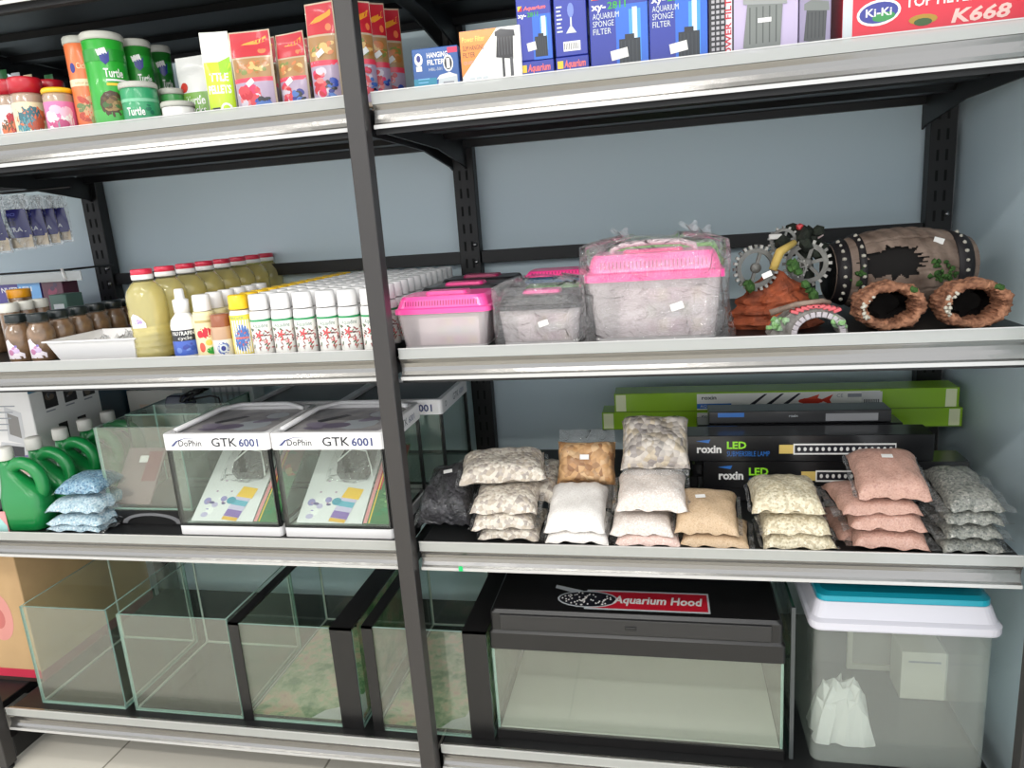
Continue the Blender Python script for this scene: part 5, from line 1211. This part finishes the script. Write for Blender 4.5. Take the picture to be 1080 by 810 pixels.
lampbox(x0B, x0B + .55, Yl, .075, zB, hB, 'black lamp box printed with white name, second from below in the front stack', d_lamp(at(758, 497, Yl).x - x0B))
lampbox(x0A, x0A + .52, Yl, .075, zA, hA, 'black lamp box printed with white name, third in the front stack', d_lamp(at(735, 474, Yl).x - x0A))
def d_plain(txt, ce=False):
    def d(P, hw, h):
        P.rect(hw * .30, hw * .86, h * .15, h * .75, K(150, 150, 152)); P.text(txt, -hw * .10, h * .5, h * .22, PALE)
        if ce: P.text('CE', hw * .90, h * .3, h * .34, WHT)
        P.rect(-hw * .9, -hw * .6, h * .55, h * .9, BLU)
    return d
Y2 = .35
zc1 = s3 + .0005
z = zc1
zz1 = at(850, 462, Y2).z
for k in range(4):
    h_ = (zz1 - s3 - .004) / 4 - .0006
    lampbox(.60 + .006 * k, 1.13 - .006 * k, Y2, .07, z, h_, 'black lamp box in the second stack, %s, hidden behind the front stack' % ['bottom', 'second', 'third', 'fourth'][k]); z += h_ + .0006
h1 = max(.02, at(850, 447, Y2).z - zz1)
lampbox(at(736, 455, Y2).x, at(952, 455, Y2).x, Y2, .07, zz1, h1, 'flat black lamp box with grey barcode strip and CE mark, below the topmost one', d_plain('60cm', True))
lampbox(at(748, 440, Y2).x, at(941, 440, Y2).x, Y2 + .005, .065, zz1 + h1 + .0006, max(.018, at(850, 434, Y2).z - zz1 - h1), 'thin black lamp box topmost in the second stack, below the green boxes', d_plain('roxin'))
# stepped ends of more boxes towards the wall
for k, (px, py) in enumerate([(984, 470), (994, 484), (1003, 497)]):
    pass
# green boxes
Yg = .50
GRB = K(140, 186, 30); GRB2 = K(104, 140, 24)
def greenbox(pl, pr, ptop_l, pbot_l, label, x0=None, z0=None, panel=True):
    xa, xb = at(pl, ptop_l, Yg).x, min(1.222, at(pr, 405, Yg).x); zb = at((pl + pr) / 2, (pbot_l), Yg).z if z0 is None else z0
    return xa, xb, zb
zg0 = at(690, 453, Yg).z; zg1 = at(690, 434.5, Yg).z; zg2 = at(690, 414.5, Yg).z
# carriers below them, at the back
n_ = int((zg0 - s3) / .045); hb_ = (zg0 - s3 - .001) / n_
for k in range(n_): lampbox(.62 + .01 * k, 1.17 - .008 * k, Yg, .08, s3 + .0005 + hb_ * k, hb_ - .0006, 'black lamp box in the rear stack, %s, below the green boxes' % ['bottom', 'second', 'third', 'fourth', 'fifth'][k])
for k, (pl, pr, za, zb_) in enumerate([(635, 1016, zg0, zg1), (648, 1012, zg1, zg2)]):
    xa, xb = at(pl, 440 - 18 * k, Yg).x, min(1.245, at(pr, 440 - 30 * k, Yg).x); h = zb_ - za - .0008
    t = thing('long_box', ['long green lamp box with cream end labels, lower of the two', 'long green lamp box with red fish picture, upper of the two'][k], 'box', ((xa + xb) / 2, Yg - .003 * k, za + .0006), 0, 'long green lamp boxes'); hw = (xb - xa) / 2
    m = MB(); m.box(-hw, hw, 0, .075, 0, h, GRB, .001, 1); m.build('carton', t)
    P = Print(front(0, 0, 0), .0004); L0 = at(735, 425, Yg).x - (xa + xb) / 2; L1 = at(928, 412, Yg).x - (xa + xb) / 2
    P.rect(-hw + .004, -hw + .030, h * .06, h * .94, K(226, 232, 190)); P.rect(hw - .030, hw - .006, h * .06, h * .94, K(226, 232, 190)); P.rect(-hw, hw, h * .0, h * .05, GRB2)
    P.rect(L0, L1, h * .08, h * .92, K(232, 232, 224)); P.text('roxin', L0 + .012, h * .62, h * .2, INK, .036, .02)
    P.rect(L0, L0 + .085, h * .14, h * .40, BLU); P.text('AQUARIUM', L0 + .008, h * .2, h * .14, PALE, .06)
    for q in range(3): P.poly([(L0 + .115 + .04 * q, h * .12), (L0 + .130 + .04 * q, h * .12), (L0 + .172 + .04 * q, h * .86), (L0 + .165 + .04 * q, h * .86)], INK)
    if k:
        f = L0 + .245; P.ell(f + .03, h * .46, .030, h * .16, K(206, 60, 40), 12); P.poly([(f + .052, h * .5), (f + .082, h * .78), (f + .074, h * .5), (f + .082, h * .2)], K(206, 60, 40)); P.poly([(f + .015, h * .56), (f + .045, h * .56), (f + .05, h * .8)], K(226, 90, 60))
        P.text('CE', L0 + .335, h * .62, h * .18, GREY); P.rect(L0 + .36, L0 + .40, h * .62, h * .80, GREY); P.rect(L0 + .325, L1 - .045, h * .10, h * .28, BLU)
    P.rect(L1 - .042, L1 + .005, h * .10, h * .88, K(214, 214, 210))
    for q in range(9): P.rect(L1 - .036 + .004 * q, L1 - .034 + .004 * q, h * .2, h * .5, INK)
    P.build('printed_front', t)
# bags, left to right
bag(436, 503, 563, 492, .085, .17, .075, CHAR, 'black charcoal filled bag with a white sticker beside the upright', seed=31, ends='x', crinkle=.12, sticker=(.02, .55, .3), name='charcoal_bag')
bag(500, 572, 573, 555, .045, .16, .026, SHELLM, 'speckled shell gravel bag, lowest of its pile', 'shell gravel bags', seed=32, seal=.008)
bag(494, 568, 561, 541, .045, .16, .034, SHELLM, 'speckled shell gravel bag, second from below in its pile', 'shell gravel bags', seed=33, rz=.12, seal=.008)
bag(492, 570, 545, 505, .055, .15, .038, SHELLM, 'white speckled shell gravel bag under the topmost drooping one', 'shell gravel bags', seed=34, rz=.06, seal=.008)
bag(540, 592, 540, 484, .14, .16, .036, SHELLM, 'shell gravel bag wedged behind the speckled pile', 'shell gravel bags', seed=36, seal=.008, zmin=s3 + .04)
bag(482, 580, 512, 475, .095, .13, .042, SHELLM, 'drooping shell gravel bag on top of the speckled pile', 'shell gravel bags', seed=35, rz=.18, seal=.008)
bag(588, 650, 512, 462, .19, .10, .045, BROWNG, 'clear bag of brown stones standing behind the white sand', seed=37, ends='y', seal=.03, crinkle=.08, sticker=(0, .55, 0), name='stone_bag')
bag(600, 652, 535, 500, .20, .12, .03, GRITW, 'pale grit bag behind the white sand, supporting the brown stones', seed=38, zmin=s3 + .0006)
bag(572, 645, 575, 562, .030, .15, .028, SANDW, 'white sand bag underneath the plump one', 'white sand bags', seed=39, seal=.006)
bag(572, 640, 565, 510, .035, .155, .045, SANDW, 'plump white sand bag lying on top of another', 'white sand bags', seed=40, seal=.004, crinkle=.03)
bag(645, 722, 578, 560, .030, .15, .026, PINKG, 'pinkish gravel bag at the bottom below the white grit bag', seed=41, seal=.008)
bag(638, 716, 568, 540, .035, .15, .036, GRITW, 'pale pink grit bag squeezed under the white grit bag', seed=42, seal=.010)
bag(645, 730, 543, 496, .055, .15, .045, GRITW, 'white grit bag under the pebble bag', seed=43, seal=.008, crinkle=.05)
bag(655, 728, 497, 438, .13, .13, .050, PEBW, 'clear bag of white pebbles topmost of the pile', seed=44, ends='y', seal=.012, crinkle=.12, name='pebble_bag')
bag(654, 728, 515, 490, .14, .13, .05, GRITW, 'pale grit bag under the pebbles, at the back', seed=45, zmin=s3 + .075)
bag(712, 796, 580, 562, .030, .14, .024, TAN, 'tan sand bag underneath, one corner jutting out', 'tan sand bags', seed=46, seal=.010, rz=-.08)
bag(707, 784, 567, 516, .04, .14, .042, TAN, 'plump tan sand bag with a white sticker', 'tan sand bags', seed=47, seal=.008, sticker=(-.08, .55, .15), rz=-.05)
bag(802, 887, 585, 563, .030, .15, .032, BEIGE, 'beige granule bag, lowest of three', 'beige granule bags', seed=48, seal=.006)
bag(802, 882, 567, 544, .032, .15, .036, BEIGE, 'beige granule bag, middle of three', 'beige granule bags', seed=49, seal=.006)
bag(790, 874, 545, 503, .036, .15, .044, BEIGE, 'beige granule bag, top of three', 'beige granule bags', seed=50, seal=.006, rz=-.04)
bag(880, 958, 582, 560, .065, .15, .024, PINKS, 'dusky pink sand bag, lowest of the tall pink pile', 'dusky pink sand bags', seed=51, rz=.1, seal=.008)
bag(893, 989, 582, 559, .030, .15, .034, PINKS, 'dusky pink sand bag, second from below in the pink pile', 'dusky pink sand bags', seed=52, rz=-.10, seal=.012)
bag(890, 986, 563, 540, .034, .15, .036, PINKS, 'dusky pink sand bag, third from below in the pink pile', 'dusky pink sand bags', seed=53, rz=-.06, seal=.012)
bag(880, 984, 546, 515, .038, .15, .032, PINKS, 'dusky pink sand bag, just under the topmost of the pink pile', 'dusky pink sand bags', seed=54, rz=.06, seal=.014)
bag(902, 987, 530, 474, .042, .15, .040, PINKS, 'dusky pink sand bag with a white sticker, topmost of the pink pile', 'dusky pink sand bags', seed=55, rz=-.05, seal=.006, sticker=(0, .6, 0))
bag(985, 1072, 585, 572, .030, .15, .024, GREYG, 'grey gravel bag, lowest of its pile near the side wall', 'grey gravel bags', seed=56, seal=.016)
bag(988, 1072, 571, 557, .032, .15, .027, GREYG, 'grey gravel bag, second from below near the side wall', 'grey gravel bags', seed=57, seal=.018)
bag(988, 1072, 556, 541, .034, .15, .028, GREYG, 'grey gravel bag, third from below near the side wall', 'grey gravel bags', seed=58, seal=.018)
bag(988, 1074, 543, 492, .036, .16, .034, GREYG, 'grey gravel bag with loose film margin, topmost near the side wall', 'grey gravel bags', seed=59, seal=.022)
# ------------------------------------------------------------------ base shelf
s4 = S[4]
# kraft carton at the left end
KR = mat((206, 170, 124), .7, 0, 0, .4, None, (14, (196, 160, 116), .3))
t = thing('kraft_carton', 'brown kraft carton with a red stripe at the left end of the base shelf', 'box', (-1.176, .12, s4 + .0005))
m = MB(); m.box(-.42, 0, 0, .46, 0, .395, KR, .002, 1); m.build('carton', t)
P = Print(front(0, 0, 0), .0004); P.rect(-.42, 0, .0, .038, K(206, 50, 76)); P.rect(-.42, 0, .0, .012, K(60, 40, 34)); q = at(-2, 650, .12); P.ell(q.x + 1.176, q.z - s4, .048, .075, K(226, 150, 140), 24); P.ell(q.x + 1.176 - .004, q.z - s4 - .005, .026, .034, K(206, 110, 104), 20); P.build('printed_front', t)
P = Print(rightf(0, 0, 0), .0004); P.text('AQUA', .12, .33, .05, K(170, 40, 40), .16, .03, .2); P.rect(0, .46, 0, .03, K(150, 40, 56)); P.build('printed_side', t)
SEAM = mat((186, 198, 184), .4)
def seams(t, hx, d, H, b=.0035):
    for x in (-hx + .005, hx - .005 - b):
        m = MB(); m.box(x, x + b, .006, d - .006, .0052, .0052 + b, SEAM); m.build('silicone_seam', t)
        m = MB(); m.box(x, x + b, d - .006 - b, d - .006, .0052 + b, H - .004, SEAM); m.build('silicone_seam', t)
    m = MB(); m.box(-hx + .009, hx - .009, d - .006 - b, d - .006, .0052, .0052 + b, SEAM); m.build('silicone_seam', t)
def bare(pl, pr, py, label, Y=.04, d=.31):
    xa, xb = at(pl, py, Y).x, at(pr, py + 4, Y).x; H = at((pl + pr) / 2, py + 2, Y).z - s4 - .0005
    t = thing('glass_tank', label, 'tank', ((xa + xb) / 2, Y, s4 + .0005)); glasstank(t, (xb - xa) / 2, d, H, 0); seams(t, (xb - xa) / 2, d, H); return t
bare(20, 110, 640, 'open bare glass tank beside the kraft carton')
bare(122, 238, 649, 'open bare glass tank between the first tank and the black edged one')
GRN1 = mat((30, 96, 40), .6, 0, 0, .4, None, (26, (160, 180, 134), .16))
BACKD = bpy.data.materials.new('plant_print'); BACKD.use_nodes = True
nt = BACKD.node_tree; b = nt.nodes['Principled BSDF']; tc = nt.nodes.new('ShaderNodeTexCoord'); n = nt.nodes.new('ShaderNodeTexNoise'); n.inputs['Scale'].default_value = 11; n.inputs['Detail'].default_value = 9; n.inputs['Roughness'].default_value = .7
rp = nt.nodes.new('ShaderNodeValToRGB'); nt.links.new(tc.outputs['Object'], n.inputs['Vector']); nt.links.new(n.outputs['Fac'], rp.inputs['Fac']); nt.links.new(rp.outputs['Color'], b.inputs['Base Color'])
el = rp.color_ramp.elements; el[0].position = .30; el[0].color = C(40, 90, 44); el[1].position = .72; el[1].color = C(240, 234, 220)
for p_, c_ in ((.42, (84, 136, 78)), (.50, (160, 180, 134)), (.57, (206, 180, 146)), (.64, (190, 150, 134))): e = el.new(p_); e.color = C(*c_)
b.inputs['Roughness'].default_value = .35
def framed(xa, xb, wl, wr, H, label, d=.46, Y=.04):
    t = thing('black_edged_tank', label, 'tank', ((xa + xb) / 2, Y, s4 + .0005)); hx = (xb - xa) / 2
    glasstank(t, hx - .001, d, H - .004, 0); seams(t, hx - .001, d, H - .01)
    for x0, x1 in ((-hx, -hx + wl), (hx - wr, hx)):
        m = MB(); m.box(x0, x1, -.003, .0, 0, H, BLACKP); m.box(x0, x1, -.003, d + .002, H - .006, H, BLACKP); m.build('black_edge', t)
    return t
H3 = at(300, 659, .04).z - s4 - .0005
xa, xb = at(241, 659, .04).x, at(370, 661, .04).x; framed(xa, xb, .026, .055, H3, 'black edged glass tank with a plant print lying inside, beside the bare tanks')
xa4, xb4 = at(381, 661, .04).x, at(512, 664, .04).x; framed(xa4, xb4, .026, .055, H3 + .008, 'black edged glass tank with a plant print, behind the front upright')
for xa_, xb_, w_ in ((xa, xb, 'inside the black edged tank beside the bare tanks'), (xa4, xb4, 'inside the black edged tank behind the upright')):
    t = thing('backdrop_sheet', 'green plant backdrop sheet ' + w_, 'sheet', ((xa_ + xb_) / 2, .055, s4 + .0065)); hx = (xb_ - xa_) / 2 - .012
    m = MB(); m.box(-hx, hx, 0, .40, 0, .001, BACKD); m.box(hx - .001, hx, .04, .40, .001, .24, BACKD); m.build('printed_sheet', t)
    P = Print(topf(0, 0, .001), .0004); P.poly([(hx * .1, 0), (hx * .96, 0), (hx * .96, .20), (hx * .78, .16), (hx * .74, .10), (hx * .5, .085), (hx * .46, .045), (hx * .25, .03)], K(214, 220, 214)); P.build('white_margin', t)
    
# aquarium with black hood
xa, xb = at(519, 690, .05).x, at(827, 697, .05).x; hx = (xb - xa) / 2; zg = at(670, 691, .05).z - s4; zh = at(670, 650, .05).z - s4
t = thing('hooded_aquarium', 'wide aquarium with a black hood carrying a red sticker', 'aquarium', ((xa + xb) / 2, .05, s4 + .0005)); d = .34
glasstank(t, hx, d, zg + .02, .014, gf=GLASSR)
m = MB(); loft(m, [rr3(hx + .004, d / 2 + .004, .004, 0, d / 2), rr3(hx + .004, d / 2 + .004, .004, .022, d / 2)], BLACKP); m.build('base_frame', t)
m = MB(); m.box(-hx + .006, hx - .006, .006, d - .006, .0225, .026, mat((206, 208, 196), .35)); m.build('pale_bottom', t)
m = MB(); m.box(-hx + .006, hx - .006, d + .0045, d + .006, .03, zg, BACKD); m.build('plant_backdrop', t)
m = MB(); hm = zh - zg
loft(m, [rr3(hx + .003, d / 2 + .004, .008, zg, d / 2), rr3(hx + .003, d / 2 + .004, .008, zg + hm * .42, d / 2), rr3(hx - .002, d / 2 - .001, .008, zg + hm * .48, d / 2), rr3(hx - .002, d / 2 - .001, .008, zg + hm * .92, d / 2), rr3(hx - .008, d / 2 - .006, .01, zh, d / 2)], BLACKP); hd = m.build('hood', t)
m = MB(); m.box(-hx * .92, hx * .92, -.004, .004, zg + hm * .52, zg + hm * .90, mat((40, 39, 39), .4), .001, 1); m.build('hood_flap', hd)
m = MB(); m.box(-.012, .012, -.007, -.004, zg + hm * .66, zg + hm * .74, BLACK, .001, 1); m.build('latch', hd)
for sx in (-.86, .86): m = MB(); m.box(sx * hx - .006, sx * hx + .006, d * .62, d * .66, zh, zh + .006, mat((120, 122, 126), .3, .8), .001, 1); m.build('hinge', hd)
# sticker on the hood's top
def zpt(px, py, Z): dd = ray(px, py); return CAMP + dd * ((Z - CAMP.z) / dd.z)
A_, B_ = zpt(618, 641, s4 + zh), zpt(747, 645, s4 + zh); A2 = zpt(632, 624, s4 + zh)
ox, oy = (xa + xb) / 2, .05
P = Print(topf(0, 0, zh), .0003); u0, u1 = A_.x - ox, B_.x - ox; v0 = A_.y - oy; v1 = A2.y - oy; hv = v1 - v0; uw = u1 - u0
P.rect(u0 - .004, u1 + .004, v0 - .006, v1 + .006, PALE); P.rect(u0, u1, v0, v1, K(206, 30, 50)); P.ell(u0, (v0 + v1) / 2, uw * .26, hv * .50, PALE, 20); P.ell(u0, (v0 + v1) / 2, uw * .245, hv * .44, INK, 20)
P.poly([(u0 - uw * .16, v1 - hv * .1), (u0 - uw * .30, v1 + hv * .12), (u0 - uw * .30, v1 + hv * .32), (u0 - uw * .05, v1)], PALE)
rnd = random.Random(3)
for k in range(60):
    a, r_ = rnd.uniform(0, 6.28), math.sqrt(rnd.random()) * .92; P.ell(u0 + uw * .235 * r_ * math.cos(a), (v0 + v1) / 2 + hv * .42 * r_ * math.sin(a), .0022, .0034, WHT, 6)
P.text('Aquarium Hood', u0 + uw * .22, v0 + hv * .30, hv * .42, WHT, uw * .74, .03, .15); P.build('sticker', hd)
# plastic tank with teal and white lid
xa, xb = at(860, 666, .05).x, at(1052, 672, .05).x; hx = (xb - xa) / 2; zw = at(955, 667, .05).z - s4; zt_ = at(955, 634, .075).z - s4
t = thing('lidded_tank', 'tall clear tank with a white and teal lid near the right post', 'tank', ((xa + xb) / 2, .055, s4 + .0005)); d = .36
HAZE = clear((236, 242, 240), .22, 1.0, .04, (206, 210, 202))
m = MB(); loft(m, [rr3(hx, d / 2, .02, 0, d / 2), rr3(hx, d / 2, .02, zw + .01, d / 2)], HAZE, True, False, False); m.build('tank_body', t)
m = MB(); LW = mat((206, 204, 212), .3, 0, .2)
loft(m, [rr3(hx + .010, d / 2 + .012, .022, zw, d / 2), rr3(hx + .012, d / 2 + .014, .024, zw + .004, d / 2), rr3(hx + .012, d / 2 + .014, .024, zw + .018, d / 2), rr3(hx + .006, d / 2 + .006, .022, zw + .024, d / 2), rr3(hx - .004, d / 2 - .006, .02, zt_, d / 2)], LW); ld_ = m.build('lid', t)
m = MB(); TL = mat((24, 156, 176), .3, 0, .2); loft(m, [rr3(hx - .006, d / 2 - .008, .018, zt_, d / 2), rr3(hx - .006, d / 2 - .008, .018, zt_ + .012, d / 2), rr3(hx - .016, d / 2 - .018, .018, zt_ + .018, d / 2)], TL); m.build('teal_rim', ld_)
m = MB(); m.box(hx * .02, hx * .52, .05, .20, zt_ + .018, zt_ + .020, BLACKP, .0008, 1); m.build('feed_hatch', ld_)
zi = s4 + .0035
yb = min(.30, max(.2, zpt(975, 738, s4 + .004).y)); q0, q1 = at(948, 738, yb), at(1000, 690, yb)
t = thing('small_box', 'cream white box inside the teal lidded tank', 'box', ((at(950, 715, yb).x + at(999, 715, yb).x) / 2, yb, zi + .0005)); hw = (at(999, 715, yb).x - at(950, 715, yb).x) / 2
m = MB(); m.box(-hw, hw, 0, .08, 0, q1.z - zi, K(226, 222, 204), .001, 1); m.build('carton', t); P = Print(front(0, 0, 0), .0004); P.rect(-hw * .7, hw * .7, (q1.z - zi) * .78, (q1.z - zi) * .82, GREY); P.build('printed_front', t)
t = thing('crumpled_paper', 'crumpled white paper inside the teal lidded tank', 'paper', (at(888, 730, .12).x, .10, zi + .0005)); hp = at(888, 716, .13).z - zi
rnd = random.Random(12); G = [[rnd.random() for _ in range(12)] for _ in range(12)]
m = MB(); m.grid(lambda u, v: ((u - .5) * .12 + .012 * G[int(v * 10)][int(u * 10)], v * .10 + .01 * G[int(u * 10)][int(v * 10)], hp * (math.sin(PI * min(1, max(0, u))) ** .3 * math.sin(PI * min(1, v)) ** .3) * (.7 + .3 * G[int(u * 10)][int(v * 10)])), 10, 10, mat((226, 224, 216), .7), False); m.build('sheet', t)
t = thing('tray_insert', 'flat cream tray standing upright at the back inside the teal lidded tank', 'tray', (at(940, 720, .385).x + .0, .385, zi + .0005)); hw = .105; hz_ = .27
m = MB()
for bx_ in ((-hw, -hw + .012, 0, hz_), (hw - .014, hw, 0, hz_), (-hw + .012, hw - .014, 0, .014), (-hw + .012, hw - .014, hz_ - .012, hz_)): m.box(bx_[0], bx_[1], 0, .008, bx_[2], bx_[3], K(214, 210, 190))
m.box(-hw + .012, hw - .014, .006, .008, .014, hz_ - .012, K(176, 172, 160)); m.build('tray_panel', t)
# loose pane standing beside it
xl = at(838, 640, .06).x
t = thing('glass_sheet', 'loose dark edged glass sheet standing between the hood and the teal lidded tank', 'glass sheet', (xl, .055, s4 + .0005))
pane(t, -.005, .0, 0, .28, 0, .36, GLASS, GEDGE2, 'glass_pane'); m = MB(); m.box(-.0065, .0015, -.002, .004, 0, .36, mat((70, 74, 74), .3)); m.build('edge_strip', t)
